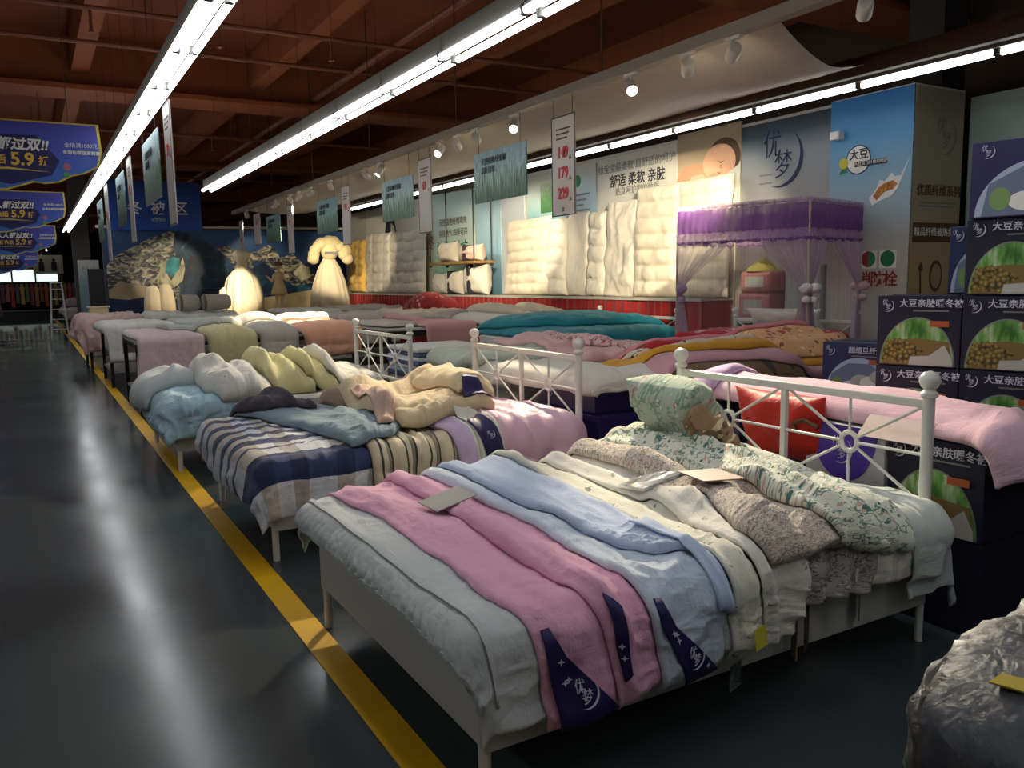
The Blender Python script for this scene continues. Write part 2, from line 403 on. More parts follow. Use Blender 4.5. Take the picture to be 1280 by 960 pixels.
    def card(s, name, u, v, w_, h_, rot, m, parent=None, lift=0.004, th=0.004, label=None, cat=None, span=None):
        """a stiff flat card lying on the pile"""
        e = span or max(w_, h_) * 0.35
        g = np.array([(a, b) for a in (-e, 0, e) for b in (-e, 0, e)]); P_ = s.pos(u + g[:, 0], v + g[:, 1], s.sample(u + g[:, 0], v + g[:, 1]))
        c = P_.mean(0); n_ = np.linalg.svd(P_ - c)[2][2]; n_ = n_ if n_[2] > 0 or (abs(n_[2]) < .3 and n_[1] < 0) else -n_
        top = max(np.dot(p - c, n_) for p in P_); o_ = Vector(c + n_ * (top * 0.85 + lift)); N_ = Vector(n_)
        r = Vector((math.cos(rot), math.sin(rot), 0)); r = (r - N_ * r.dot(N_)).normalized(); p = N_.cross(r)
        M_ = Matrix(((r.x, p.x, N_.x, o_.x), (r.y, p.y, N_.y, o_.y), (r.z, p.z, N_.z, o_.z), (0, 0, 0, 1)))
        if parent: M_ = parent_inv(parent) @ M_
        o = MB().box((0, 0, 0), (w_, h_, th), M=M_).obj(name, m, parent)
        if label: tag(o, label, cat)
        return o
    def surf(s, u, v, lift=0.008):
        """a frame on the pile's surface at (u, v)"""
        e = 0.03
        f = lambda a, b: Vector(s.pos(np.array([a]), np.array([b]), s.sample(np.array([a]), np.array([b])) + lift)[0])
        o = f(u, v); r = f(u + e, v) - f(u - e, v); p = f(u, v + e) - f(u, v - e)
        r.normalize(); n = r.cross(p).normalized(); p = n.cross(r)
        return Matrix(((r.x, p.x, n.x, o.x), (r.y, p.y, n.y, o.y), (r.z, p.z, n.z, o.z), (0, 0, 0, 1)))

def cushion(name, w_, h_, th, m, M, parent=None, n=22, pinch=0.12, wr=0.01, seed=0.0, sq=2.4):
    """a stuffed pillow: local x = width, y = height, z = thickness"""
    s = np.linspace(-1, 1, n); X, Y = np.meshgrid(s, s)
    k = np.clip((1 - np.abs(X) ** sq) * (1 - np.abs(Y) ** sq), 0, 1) ** 0.5
    px = X * w_ / 2 * (1 - pinch * (1 - np.abs(Y)) * 0 - pinch * 0.5 * (1 - Y * Y) * 0 - pinch * (1 - (1 - Y ** 2)) * 0) ; py = Y * h_ / 2
    px = px * (1 - pinch * (1 - Y ** 2) * np.abs(X) ** 3); py = py * (1 - pinch * (1 - X ** 2) * np.abs(Y) ** 3)
    wz = wr * fbm(X * 3 + seed, Y * 3 + seed * 2, 3) * k
    vs = []
    for sg in (1, -1):
        Z = sg * (th / 2 * k + 0.004) + wz * 2
        for a, b, c in zip(px.ravel(), py.ravel(), Z.ravel()): vs.append(tuple(M @ Vector((a, b, c))))
    N = n * n; idx = np.arange(N).reshape(n, n)
    q = np.stack([idx[:-1, :-1], idx[:-1, 1:], idx[1:, 1:], idx[1:, :-1]], -1).reshape(-1, 4)
    rim = np.concatenate([idx[0, :], idx[1:, -1], idx[-1, ::-1][1:], idx[::-1, 0][1:-1]])
    rq = np.stack([rim, rim + N, np.roll(rim, -1) + N, np.roll(rim, -1)], -1)
    uv = np.stack([(X + 1) * w_ / 2, (Y + 1) * h_ / 2], -1).reshape(-1, 2)
    return mobj(name, vs, np.concatenate([q, q[:, ::-1] + N, rq]), m, parent, True, np.concatenate([uv, uv]))

# ================================================================ SETTING
def struct(o): o['kind'] = 'structure'; return o
# floor: dark sealed concrete with faint patches, glossy
def floor_mat():
    m, n, l, b = newmat('sealed_floor')
    tc = n.new('ShaderNodeTexCoord')
    a = n.new('ShaderNodeTexNoise'); a.inputs['Scale'].default_value = 0.9; a.inputs['Detail'].default_value = 6; l.new(tc.outputs['Object'], a.inputs['Vector'])
    mp = n.new('ShaderNodeMapping'); mp.inputs['Scale'].default_value = (0.5, 0.8, 1); l.new(tc.outputs['Object'], mp.inputs[0])
    g = n.new('ShaderNodeTexNoise'); g.inputs['Scale'].default_value = 1.5; g.inputs['Detail'].default_value = 1; l.new(mp.outputs[0], g.inputs['Vector'])
    c = mixc(n, l, a.outputs['Fac'], '383f41', '444c4e'); l.new(c, b.inputs['Base Color'])
    r = n.new('ShaderNodeMapRange'); l.new(g.outputs['Fac'], r.inputs[0]); r.inputs[1].default_value = 0.3; r.inputs[2].default_value = 0.7; r.inputs[3].default_value = 0.15; r.inputs[4].default_value = 0.24
    l.new(r.outputs[0], b.inputs['Roughness'])
    b.inputs['Specular IOR Level'].default_value = 0.38
    bp = n.new('ShaderNodeBump'); bp.inputs['Strength'].default_value = 0.03; bp.inputs['Distance'].default_value = 0.01
    n3 = n.new('ShaderNodeTexNoise'); n3.inputs['Scale'].default_value = 3.0; n3.inputs['Detail'].default_value = 4; l.new(tc.outputs['Object'], n3.inputs['Vector'])
    l.new(n3.outputs['Fac'], bp.inputs['Height']); l.new(bp.outputs['Normal'], b.inputs['Normal'])
    return m
struct(MB().box((0, 27, -0.05), (26, 70, 0.1)).obj('floor', floor_mat()))
m_line = mat('floor_paint', 'e6b40c', 0.45, var=0.18, vs=4)
struct(MB().box((1.0, 28, 0.002), (0.125, 64, 0.006)).obj('trim_1', m_line))
# ceiling: brown painted concrete with ribs and cross beams, pipes and hanging wires
m_ceil = mat('ceiling_paint', '7c3a17', 0.8, var=0.15, vs=0.8)
m_beam = mat('beam_paint', '8a461c', 0.75, var=0.12, vs=1.0)
m_pipe = mat('brown_pipe', '7d452b', 0.6)
m_wire = mat('dark_wire', '38261c', 0.6, var=0)
ceil = struct(MB().box((0, 27, 5.75), (26, 70, 0.1)).obj('ceiling', m_ceil))
for i, x in enumerate((-7.6, -4.8, -2.0, 1.0, 3.85, 6.7, 9.5)):
    MB().box((x, 27, 5.4), (0.26, 70, 0.6)).obj('beam', m_beam, ceil)
for y in (7.2, 16.0, 24.8, 33.6, 42.4, 51.2):
    MB().box((0, y, 5.25), (26, 0.45, 0.9)).box((0, y, 4.83), (26, 0.9, 0.08)).obj('crossbeam', m_beam, ceil)
for y, z in ((11.6, 4.95), (13.4, 5.0), (20.3, 4.95), (27.9, 4.9)):
    MB().tube((-11, y, z), (11, y, z), 0.035, n=8).obj('pipe', m_pipe, ceil)
for k in range(14):
    x = (0.3, 2.3, 4.3, 6.0)[k % 4]; y = 11.6 if k < 7 else 20.3
    xx = -4 + 1.5 * (k % 7) + 0.4
    MB().tube((xx, y, 4.95), (xx, y, 4.7), 0.02, n=6).lathe((xx, y, 4.64), [(0.005, 0), (0.05, 0.02), (0.03, 0.03), (0.02, 0.07)], n=10).obj('sprinkler', m_pipe, ceil)
MB().tube((4.9, 6.0, 5.0), (4.9, 40, 5.0), 0.05, n=8).obj('pipe', m_pipe, ceil)
MB().tube((2.1, 6.0, 5.05), (2.1, 40, 5.05), 0.03, n=8).obj('pipe', m_pipe, ceil)
for k in range(8):
    random.seed(k); xx = random.uniform(-0.5, 7); yy = random.uniform(8, 24)
    MB().tube((xx, yy, 5.7), (xx, yy, 4.2), 0.006, n=5).obj('hanging_wire', m_wire, ceil)
# outer shell
m_dwall = mat('dark_brown_wall', '43301f', 0.85, var=0.1, vs=0.7)
struct(MB().box((11.2, 27, 2.85), (0.2, 70, 5.7)).obj('wall_right', m_dwall))
struct(MB().box((-12, 27, 2.85), (0.2, 70, 5.7)).obj('wall_left', m_dwall))
struct(MB().box((0, 61.8, 2.85), (26, 0.2, 5.7)).obj('wall_back', mat('far_wall', '2c2620', 0.9)))
# the poster partition along the right side (carries the printed panels)
m_part = mat('partition_board', 'b9b7aa', 0.7, var=0.05)
part = struct(MB().box((8.12, 14.6, 1.75), (0.14, 18.0, 3.5)).obj('wall_partition', m_part))
# structural columns of the hall that show as dark uprights
m_col = mat('dark_column', '2b241e', 0.8)
for i, (x, y) in enumerate(((9.6, 6.3), (9.6, 14.8))):
    struct(MB().box((x, y, 2.85), (0.45, 0.45, 5.69)).obj('trim_%d' % (i + 2), m_col))
struct(MB().box((1.55, 30.5, 2.85), (0.5, 0.5, 5.69)).obj('trim_4', mat('pale_column', '55524c', 0.8)))

# ---------------------------------------------------------------- fluorescent battens
m_house = mat('batten_housing', '6a665f', 0.45, var=0.03)
m_refl = mat('batten_reflector', 'e4e4e0', 0.35, var=0)
def emat(name, col, k):
    m, n, l, b = newmat(name); b.inputs['Base Color'].default_value = (0.8, 0.8, 0.8, 1)
    b.inputs['Emission Color'].default_value = col; b.inputs['Emission Strength'].default_value = k; return m
m_tube = emat('lit_tube', (0.93, 0.97, 1.0, 1), TUBE_POWER)
m_clip = mat('tube_clip', '55504a', 0.5)
def batten(label, group, ntubes):
    t = empty('tube_light'); tag(t, label, 'ceiling light', group)
    w_ = 0.05 if ntubes == 1 else 0.10
    b = MB(); b.box((0, 0, 0.11), (w_ + 0.02, 1.262, 0.14)); b.obj('housing', m_house, t, bevel=0.006)
    hw = w_ / 2
    MB().box((0, 0, 0.036), (w_ + 0.012, 1.262, 0.006)).obj('reflector', m_refl, t)
    for k in range(ntubes):
        x = 0 if ntubes == 1 else (-0.075 + 0.15 * k)
        MB().tube((x, -0.6, 0), (x, 0.6, 0), 0.025, n=12).obj('tube', m_tube, t, smooth=True)
        for e in (-1, 1): MB().box((x * 0.8, e * 0.615, 0.012), (0.05, 0.022, 0.07)).obj('lamp_holder', m_clip, t)
    for y in (-0.4,):
        MB().tube((0, y, 0.11), (0, y, 2.35), 0.0025, n=5, caps=False).obj('hanging_rod', m_wire, t)
    return t
rows = [(-2.6, 4.72 - 1.265 * 4, 43, 2, 'twin fluorescent batten in the row left of the aisle', 'battens left of the aisle'),
        (1.12, 4.72 - 1.265 * 5, 25, 2, 'twin fluorescent batten in the bright row hung over the aisle edge', 'battens over the aisle'),
        (2.95, 4.10 - 1.265 * 5, 15, 2, 'twin fluorescent batten in the row hung above the front row of beds', 'battens above the front beds'),
        (6.75, 3.28 - 1.265 * 2, 15, 1, 'single fluorescent batten in the row in front of the poster wall', 'battens before the poster wall')]
for x, y0, n_, nt_, lab, grp in rows:
    proto = None
    for k in range(n_):
        if proto is None: proto = batten(lab, grp, nt_); proto.location = (x, y0 + 1.265 * k, 3.3)
        else: tree_copy(proto, (x, y0 + 1.265 * k, 3.3))
for k in range(3):
    tree_copy(proto, (0.95 - 0.12 * k, 36 + 8 * k, 3.3))['label'] = ('nearest', 'middle', 'farthest')[k] + ' of the three lone battens at the far end of the store'
# the dark beam behind the third row and the pale track rail of the spotlights
struct(MB().box((6.56, 12.6, 3.42), (0.08, 18.2, 0.16)).obj('trim_5', mat('fascia_brown', '4a3426', 0.7)))

# ---------------------------------------------------------------- cloth canopy and spotlight track
def sag_cloth():
    nx, ny = 14, 60; v = []; uv = []
    for j in range(ny + 1):
        for i in range(nx + 1):
            s = i / nx; t = j / ny; y = 4.45 + 17.5 * t + 0.5 * s * (1 - t) ** 6
            x = 4.84 + 1.66 * s
            z = 3.47 - 0.10 * math.sin(PI * s) * (0.6 + 0.4 * abs(math.sin(PI * t * 7))) - 0.05 * s + 0.012 * float(fbm(s * 5, t * 30))
            if t < 0.1: z -= 0.10 * (1 - t / 0.1) * math.sin(PI * s)
            v.append((x, y, z)); uv.append((s * 2, t * 17))
    f = [(j * (nx + 1) + i, j * (nx + 1) + i + 1, (j + 1) * (nx + 1) + i + 1, (j + 1) * (nx + 1) + i) for j in range(ny) for i in range(nx)]
    o = mobj('cloth_canopy', v, f, fplain('canopy_cloth', 'd8d0c0', 'cfc6b4'), None, True, uv)
    md = o.modifiers.new('thickness', 'SOLIDIFY'); md.thickness = 0.006
    return tag(o, 'pale fabric canopy stretched between the spotlight track and the poster wall', 'canopy')
sag_cloth()
m_track = mat('track_white', '8c8478', 0.5)
tr = empty('light_track', (4.72, 2.6, 3.42)); tag(tr, 'long pale grey lighting track carrying the spotlights above the beds', 'lighting track')
MB().box((0, 9.9, 0), (0.11, 19.8, 0.09)).obj('rail', m_track, tr, bevel=0.006)
for k in range(7):
    MB().tube((0, 0.8 + 3.0 * k, 0.04), (0, 0.8 + 3.0 * k, 2.25), 0.008, n=6).obj('hanging_rod', m_wire, tr)
m_head = mat('spot_body', 'cfcac0', 0.4, var=0.02)
m_lens = emat('spot_lens', (1.0, 0.86, 0.62, 1), 22.0)
def spotlight(y, aim, on, label, power=1.0, angle=46, blend=0.5, x=4.72, z=3.38, sc=1.0):
    t = empty('spotlight', (x, y, z)); tag(t, label, 'spotlight', 'track spotlights')
    MB().box((0, 0, -0.015), (0.045, 0.16, 0.03)).obj('track_adapter', m_head, t, bevel=0.004)
    MB().tube((0, 0, -0.02), (0, 0, -0.085), 0.011, n=8).obj('stem', m_head, t)
    d = (Vector(aim) - Vector((x, y, z - 0.12))).normalized()
    q = d.to_track_quat('-Z', 'Y'); M = Matrix.Translation((0, 0, -0.12)) @ q.to_matrix().to_4x4()
    b = MB(); b.lathe((0, 0, 0), [(0.0, 0.09), (0.04, 0.088), (0.05, 0.075), (0.05, -0.085), (0.046, -0.09), (0.046, -0.07), (0.0, -0.07)], n=20)
    b.v = [tuple(M @ Vector(p)) for p in b.v]; b.obj('lamp_head', m_head, t, smooth=True)
    b = MB(); b.lathe((0, 0, 0), [(0.0, -0.068), (0.044, -0.068), (0.044, -0.078), (0.0, -0.082)], n=16)
    b.v = [tuple(M @ Vector(p)) for p in b.v]; b.obj('lens', m_lens if on else m_clip, t, smooth=True)
    if on:
        ld = bpy.data.lights.new('spot_beam', 'SPOT'); ld.energy = SPOT_POWER * power; ld.color = (1.0, 0.84, 0.6)
        ld.spot_size = math.radians(angle); ld.spot_blend = blend; ld.shadow_soft_size = 0.04
        lo = bpy.data.objects.new('spot_beam', ld); C.objects.link(lo); lo.parent = t
        lo.matrix_basis = Matrix.Translation(Vector((0, 0, -0.12)) + d * 0.1) @ q.to_matrix().to_4x4()
    return t

# ================================================================ PRINTED PANELS, SIGNS
m_white = mat('print_white', 'e8e6df', 0.6, var=0)
m_ink = mat('print_black', '22242a', 0.6, var=0)
m_navy = mat('print_navy', '1c2a55', 0.6, var=0)
m_red = mat('print_red', 'c81f28', 0.6, var=0)
m_darkred = mat('print_darkred', '8f2020', 0.6, var=0)
m_gold = mat('print_gold', 'e0b23a', 0.6, var=0)
m_grey = mat('print_grey', '7b7c7a', 0.6, var=0)
m_brown = mat('print_brown', '5a3a1e', 0.6, var=0)
m_green = mat('print_green', '1f7a4a', 0.6, var=0)
m_edge = mat('panel_edge', '3a3630', 0.6, var=0)
def gradmat(name, stops, axis=2, lo=-1.0, hi=1.0, noise=0.0, ns=3.0, rough=0.45):
    """a printed colour wash running along one axis of the board"""
    m, n, l, b = newmat(name); b.inputs['Roughness'].default_value = rough
    tc = n.new('ShaderNodeTexCoord'); s = n.new('ShaderNodeSeparateXYZ'); l.new(tc.outputs['Object'], s.inputs[0])
    mr = n.new('ShaderNodeMapRange'); l.new(s.outputs[axis], mr.inputs[0]); mr.inputs[1].default_value = lo; mr.inputs[2].default_value = hi
    f = mr.outputs[0]
    if noise:
        nz = n.new('ShaderNodeTexNoise'); nz.inputs['Scale'].default_value = ns; nz.inputs['Detail'].default_value = 4; l.new(tc.outputs['Object'], nz.inputs['Vector'])
        f = mth(n, l, 'ADD', f, mth(n, l, 'MULTIPLY', mth(n, l, 'SUBTRACT', nz.outputs['Fac'], 0.5), noise))
    r = n.new('ShaderNodeValToRGB')
    while len(r.color_ramp.elements) < len(stops): r.color_ramp.elements.new(0.5)
    for e, (p, c) in zip(r.color_ramp.elements, stops): e.position = p; e.color = lin(c)
    l.new(f, r.inputs[0]); l.new(r.outputs[0], b.inputs['Base Color']); return m
def noisemat(name, stops, scale, detail=6, stretch=(1, 1, 1), rough=0.5, dist=0.0, vor=False):
    m, n, l, b = newmat(name); b.inputs['Roughness'].default_value = rough
    tc = n.new('ShaderNodeTexCoord'); mp = n.new('ShaderNodeMapping'); mp.inputs['Scale'].default_value = stretch; l.new(tc.outputs['Object'], mp.inputs[0])
    if vor:
        z = n.new('ShaderNodeTexVoronoi'); z.inputs['Scale'].default_value = scale; o = z.outputs['Distance']
    else:
        z = n.new('ShaderNodeTexNoise'); z.inputs['Scale'].default_value = scale; z.inputs['Detail'].default_value = detail; z.inputs['Distortion'].default_value = dist; o = z.outputs['Fac']
    l.new(mp.outputs[0], z.inputs['Vector'])
    r = n.new('ShaderNodeValToRGB')
    while len(r.color_ramp.elements) < len(stops): r.color_ramp.elements.new(0.5)
    for e, (p, c) in zip(r.color_ramp.elements, stops): e.position = p; e.color = lin(c)
    l.new(o, r.inputs[0]); l.new(r.outputs[0], b.inputs['Base Color']); return m
def bars(parent, M, x, y, w_, n_, dy, m, h=0.01):
    """lines of small print too small to read"""
    for k in range(n_):
        flat('small_print', rect(x, y - k * dy - h, x + w_ * (1 - 0.25 * ((k * 7) % 3) / 2), y - k * dy), m, M, parent, z=0.003)
def board(name, label, cat, M, w_, h_, m, group=None, th=0.02, edge=None):
    """a printed board centred on M (local x right, y up)"""
    o = empty(name, tuple(M.to_translation())); tag(o, label, cat, group)
    I = parent_inv(o) @ M; b = MB(); b.box((0, 0, -th / 2), (w_, h_, th), M=I); b.obj('panel', m, o)
    if edge:
        for x0, y0, x1, y1 in ((-w_ / 2, -h_ / 2, -w_ / 2 + .012, h_ / 2), (w_ / 2 - .012, -h_ / 2, w_ / 2, h_ / 2), (-w_ / 2, h_ / 2 - .012, w_ / 2, h_ / 2), (-w_ / 2, -h_ / 2, w_ / 2, -h_ / 2 + .012)):
            flat('edging', rect(x0, y0, x1, y1), edge, M, o, z=0.001)
    return o
RX, UP = (0, -1, 0), (0, 0, 1)          # boards that face the aisle
def onwall(y0, y1, z0, z1, x=8.03): return frame_M((x, (y0 + y1) / 2, (z0 + z1) / 2), RX, UP), y0 - y1, z1 - z0

M, W, H = onwall(21.6, 17.45, 0.95, 3.46); p = board('wall_poster', 'pale poster with a dark curved plume at the far end of the poster wall', 'poster', M, W, H, mat('poster_pale', 'c9c6ba', 0.5))
flat('plume', [(-0.75, 0.55), (-0.6, 0.95), (-0.35, 1.1), (-0.05, 0.9), (0.1, 0.3), (-0.1, 0.75), (-0.3, 0.85), (-0.4, 0.4), (-0.1, -0.4), (0.12, -0.8), (-0.2, -0.45), (-0.6, 0.25)], m_ink, M, p)
text('优梦 家纺 暖冬', 0.34, m_darkred, M, 1.15, 0.22, p); bars(p, M, 0.7, -0.1, 0.8, 2, 0.08, m_grey, 0.03)
M, W, H = onwall(17.4, 15.3, 0.95, 3.5); p = board('wall_poster', 'pale green poster with green plant lettering beside the hanging shelf', 'poster', M, W, H, gradmat('poster_green', [(0.0, '2f6d45'), (0.28, '7fae90'), (0.5, 'c3d6c4'), (1.0, 'b9cfc9')], 2, -1.25, 1.25, 0.25, 4))
text('植物·科技', 0.36, m_green, M, 0.0, 0.02, p, bold=0.006)
for k in (0, 1): text(('天然植物纤维填充', '亲肤透气 四季可用')[k], 0.17, m_brown, M, 0.05, 0.62 - 0.24 * k, p)
for k in range(26):
    random.seed(k + 40); x = random.uniform(-W / 2 + .05, W / 2 - .05); h = random.uniform(0.3, 1.0)
    flat('grass_blade', [(x, -H / 2), (x + 0.03, -H / 2), (x + random.uniform(-.1, .12), -H / 2 + h)], m_green, M, p, z=0.002 + 0.0002 * k)
M, W, H = onwall(15.25, 14.2, 0.95, 3.4); board('wall_poster', 'narrow sky blue poster behind the right ropes of the hanging shelf', 'poster', M, W, H, gradmat('poster_sky', [(0, '3d6b86'), (0.5, '8fb4c4'), (1, 'a9c3c8')], 2, -1.2, 1.2, 0.2, 2))
M, W, H = onwall(14.15, 13.3, 0.95, 3.3); board('wall_poster', 'narrow grey white poster just left of the brightest hung quilt', 'poster', M, W, H, mat('poster_greywhite', 'b4bcbe', 0.5))
M, W, H = onwall(13.2, 12.15, 2.3, 3.4); p = board('wall_poster', 'poster with green grass picture left of the tall 149 price board', 'poster', M, W, H, gradmat('poster_teal', [(0, '3c93a8'), (0.5, '9fc0bd'), (1, 'c4c4b4')], 2, -0.55, 0.55, 0.2, 3))
flat('grass_picture', rect(-0.05, -0.1, 0.42, 0.42), gradmat('grass_picture', [(0, '1f5a2a'), (0.5, '5d8a55'), (1, 'b9c0a5')], 2, -0.2, 0.5, 0.5, 14), M, p)
bars(p, M, -0.4, -0.25, 0.7, 3, 0.07, m_grey, 0.025)
M, W, H = onwall(12.1, 11.05, 2.3, 3.42); p = board('wall_poster', 'pale blue information poster right of the tall 149 price board', 'poster', M, W, H, gradmat('poster_doc', [(0, '6f9fc0'), (0.6, 'a8bfc4'), (1, 'b9bfb4')], 2, -0.55, 0.55, 0.15, 3))
flat('round_mark', disc(0.0, 0.33, 0.1), m_green, M, p); bars(p, M, -0.35, 0.12, 0.7, 6, 0.085, m_grey, 0.03)
M, W, H = onwall(11.0, 9.12, 2.2, 3.45); p = board('wall_poster', 'off white slogan poster left of the sleeping baby picture', 'poster', M, W, H, mat('poster_slogan', 'c4c3b8', 0.5))
text('给宝宝最柔软 最舒适的呵护', 0.15, m_grey, M, 0.0, 0.45, p); text('舒适 柔软 亲肤', 0.2, m_ink, M, 0.05, 0.24, p, bold=0.003); text('贴身呵护您的睡眠', 0.13, m_grey, M, 0.05, 0.08, p)
M, W, H = onwall(9.1, 7.9, 2.15, 3.55); p = board('wall_poster', 'poster picture of a sleeping baby resting on a white pillow', 'poster', M, W, H, gradmat('poster_baby', [(0, 'd8d2c2'), (0.35, 'b9a88c'), (1, '9c8a6a')], 2, -0.7, 0.7, 0.15, 2))
skin = mat('print_skin', 'd7a98a', 0.6, var=0.05); skin2 = mat('print_skin_shade', 'c4906f', 0.6, var=0.05)
flat('printed_sheet', [(-0.6, -0.7), (0.6, -0.7), (0.6, 0.2), (0.42, 0.1), (0.2, -0.1), (0.0, -0.2), (-0.3, -0.22), (-0.6, -0.15)], mat('print_sheet', 'dcdcd2', 0.6), M, p, z=0.002)
flat('printed_shoulder', disc(-0.28, 0.05, 0.32, ry=0.22), skin2, M, p, z=0.003)
flat('printed_arm', [(-0.45, -0.05), (-0.4, -0.3), (-0.25, -0.36), (-0.08, -0.28), (0.05, 0.0), (-0.1, 0.12), (-0.3, 0.1)], skin, M, p, z=0.0045)
flat('printed_hair', disc(0.3, 0.28, 0.3, ry=0.26), mat('print_hair', '54402c', 0.6), M, p, z=0.006)
flat('printed_head', disc(0.22, 0.23, 0.3, ry=0.24), skin, M, p, z=0.008)
flat('printed_hand', disc(0.12, 0.02, 0.13, ry=0.08), skin2, M, p, z=0.010)
flat('printed_eye', [(0.18, 0.26), (0.26, 0.23), (0.32, 0.25), (0.26, 0.215)], m_brown, M, p, z=0.010)
flat('printed_mouth', [(0.18, 0.11), (0.24, 0.095), (0.28, 0.11), (0.23, 0.08)], m_darkred, M, p, z=0.0105)
flat('printed_nose', disc(0.26, 0.17, 0.03, n=10), skin2, M, p, z=0.010)
flat('printed_pillow', [(0.0, -0.15), (0.15, -0.08), (0.35, 0.05), (0.6, 0.18), (0.6, -0.12), (0.3, -0.16)], mat('print_pillow', 'cfd3c9', 0.6), M, p, z=0.009)
M, W, H = onwall(7.88, 6.36, 1.2, 3.46); p = board('wall_poster', 'grey wall poster with a big ink brush logo and crescent, dark at its top', 'poster', M, W, H, gradmat('poster_logo', [(0, 'b0a79c'), (0.55, 'aaa9a6'), (0.82, '8d969c'), (0.93, '3c5060'), (1, '24333f')], 2, -1.13, 1.13, 0.06, 2))
emblem(M, -0.12, 0.66, 0.66, m_navy, p); text('让优质睡眠遇见美好生活', 0.12, m_grey, M, 0.1, -0.22, p)
for k in range(2): bars(p, M, -0.45, 0.5 - 0.1 * k, 0.2, 1, 0.1, m_grey, 0.02)
# the square pillar with its two printed faces
struct(MB().box((8.22, 5.83, 1.735), (0.84, 1.0, 3.47)).obj('trim_6', m_part))
M, W, H = onwall(6.33, 5.33, 0.3, 3.46, 7.795); p = board('pillar_poster', 'blue to grey soybean poster on the front of the square pillar', 'poster', M, W, H, gradmat('poster_soy', [(0, 'c2b8a6'), (0.5, 'b9b6ac'), (0.7, '8fb3c4'), (0.86, '3d8cc0'), (1, '1f6db0')], 2, -1.58, 1.58, 0.1, 1.4))
y0 = 0.92
flat('round_badge', disc(-0.13, y0, 0.155, n=32), m_navy, M, p, z=0.002); flat('badge_centre', disc(-0.13, y0, 0.142, n=32), m_white, M, p, z=0.004)
text('大豆', 0.12, m_ink, M, -0.12, y0 + 0.05, p, bold=0.002, z=0.009)
flat('ink_bar', rect(-0.17, y0 - 0.075, 0.22, y0 - 0.02), m_ink, M, p, z=0.0065); text('大豆蛋白纤维的呵护', 0.045, m_white, M, 0.03, y0 - 0.047, p, z=0.011)
flat('yellow_flower', disc(-0.31, y0 - 0.02, 0.06, n=10), mat('print_yellow', 'd8cf3c', 0.6), M, p, z=0.0065); flat('leaf_sprig', [(-0.37, y0 - 0.13), (-0.26, y0 - 0.12), (-0.27, y0 - 0.07), (-0.33, y0 - 0.08)], m_green, M, p, z=0.006)
flat('milk_splash', [(0.02, 0.5), (0.1, 0.58), (0.14, 0.68), (0.2, 0.66), (0.28, 0.74), (0.31, 0.7), (0.38, 0.7), (0.47, 0.86), (0.4, 0.68), (0.36, 0.58), (0.28, 0.5), (0.14, 0.46), (0.06, 0.42)], m_white, M, p, z=0.003)
flat('printed_soybeans', [(0.07, 0.52), (0.13, 0.6), (0.2, 0.64), (0.3, 0.66), (0.35, 0.62), (0.3, 0.57), (0.2, 0.55), (0.11, 0.47)], noisemat('print_beans', [(0, 'd79a3a'), (0.5, 'b3702a'), (1, '6b3f18')], 34, vor=True), M, p, z=0.005)
for k, (cx_, ca, cb) in enumerate(((0.04, m_darkred, m_green), (0.27, m_white, m_green))):
    flat('sticker', rect(cx_ - 0.1, -0.24, cx_ + 0.1, -0.04), m_white, M, p, z=0.003); flat('sticker_border', rect(cx_ - 0.095, -0.045, cx_ + 0.095, -0.05), m_green, M, p, z=0.0055)
    flat('sticker_disc', disc(cx_, -0.14, 0.085, a0=-PI / 2, a1=PI / 2), m_green, M, p, z=0.0055); flat('sticker_disc', disc(cx_, -0.14, 0.085, a0=PI / 2, a1=1.5 * PI), ca if k == 0 else m_green, M, p, z=0.0055)
for k, s_ in enumerate('消防栓'): text(s_, 0.17, m_darkred, M, 0.0 + 0.155 * k, -0.36, p, bold=0.003)
MB().box((7.74, 6.2, 3.08), (0.1, 0.12, 0.09)).obj('alarm_box', mat('alarm_white', 'd9d8d2', 0.5), None, bevel=0.01)
tag(bpy.data.objects['alarm_box'], 'small white alarm box at the top of the blue pillar poster', 'alarm')
M = frame_M((8.22, 5.325, 1.8), (1, 0, 0), UP); p = board('pillar_poster', 'tan fibre series poster on the narrow side of the square pillar', 'poster', M, 0.82, 3.3, gradmat('poster_tan', [(0, 'b08f55'), (0.45, 'b99c6e'), (0.7, 'a1947c'), (1, '968b78')], 2, -1.65, 1.65, 0.06, 2))
emblem(M, 0.1, 1.18, 0.36, m_grey, p); text('优质纤维系列', 0.125, m_brown, M, 0.03, 0.62, p, bold=0.001); bars(p, M, -0.28, 0.51, 0.62, 2, 0.035, m_grey, 0.012)
flat('brown_band', rect(-0.38, 0.1, 0.41, 0.3), m_brown, M, p); text('精品纤维被热卖中', 0.095, m_white, M, 0.02, 0.2, p)
flat('printed_spoon', [(-0.22, -0.5), (-0.19, -0.5), (-0.21, -0.2), (-0.18, -0.16), (-0.22, -0.1), (-0.26, -0.16), (-0.235, -0.2)], m_brown, M, p)
for a, b_ in ((0.11, m_brown), (0.085, mat('poster_tan_plain', 'a8906a', 0.6))): flat('printed_egg', disc(0.04, -0.25, a, ry=a * 1.5), b_, M, p, z=0.002 if a > 0.1 else 0.0045)
flat('printed_bottle', [(-0.28, -1.18), (0.0, -1.18), (-0.05, -0.85), (-0.1, -0.78), (-0.11, -0.66), (-0.17, -0.66), (-0.18, -0.78), (-0.25, -0.86)], m_brown, M, p)
bars(p, M, 0.08, -0.45, 0.3, 6, 0.06, m_brown, 0.012); bars(p, M, -0.3, -1.3, 0.5, 3, 0.06, m_brown, 0.012)
struct(MB().box((8.75, 3.6, 1.7), (0.1, 3.4, 3.4)).obj('wall_panel', gradmat('panel_palegreen', [(0, '8f9a84'), (0.6, 'a9b09a'), (1, '8fa097')], 2, -1.7, 1.7, 0.3, 1.2)))

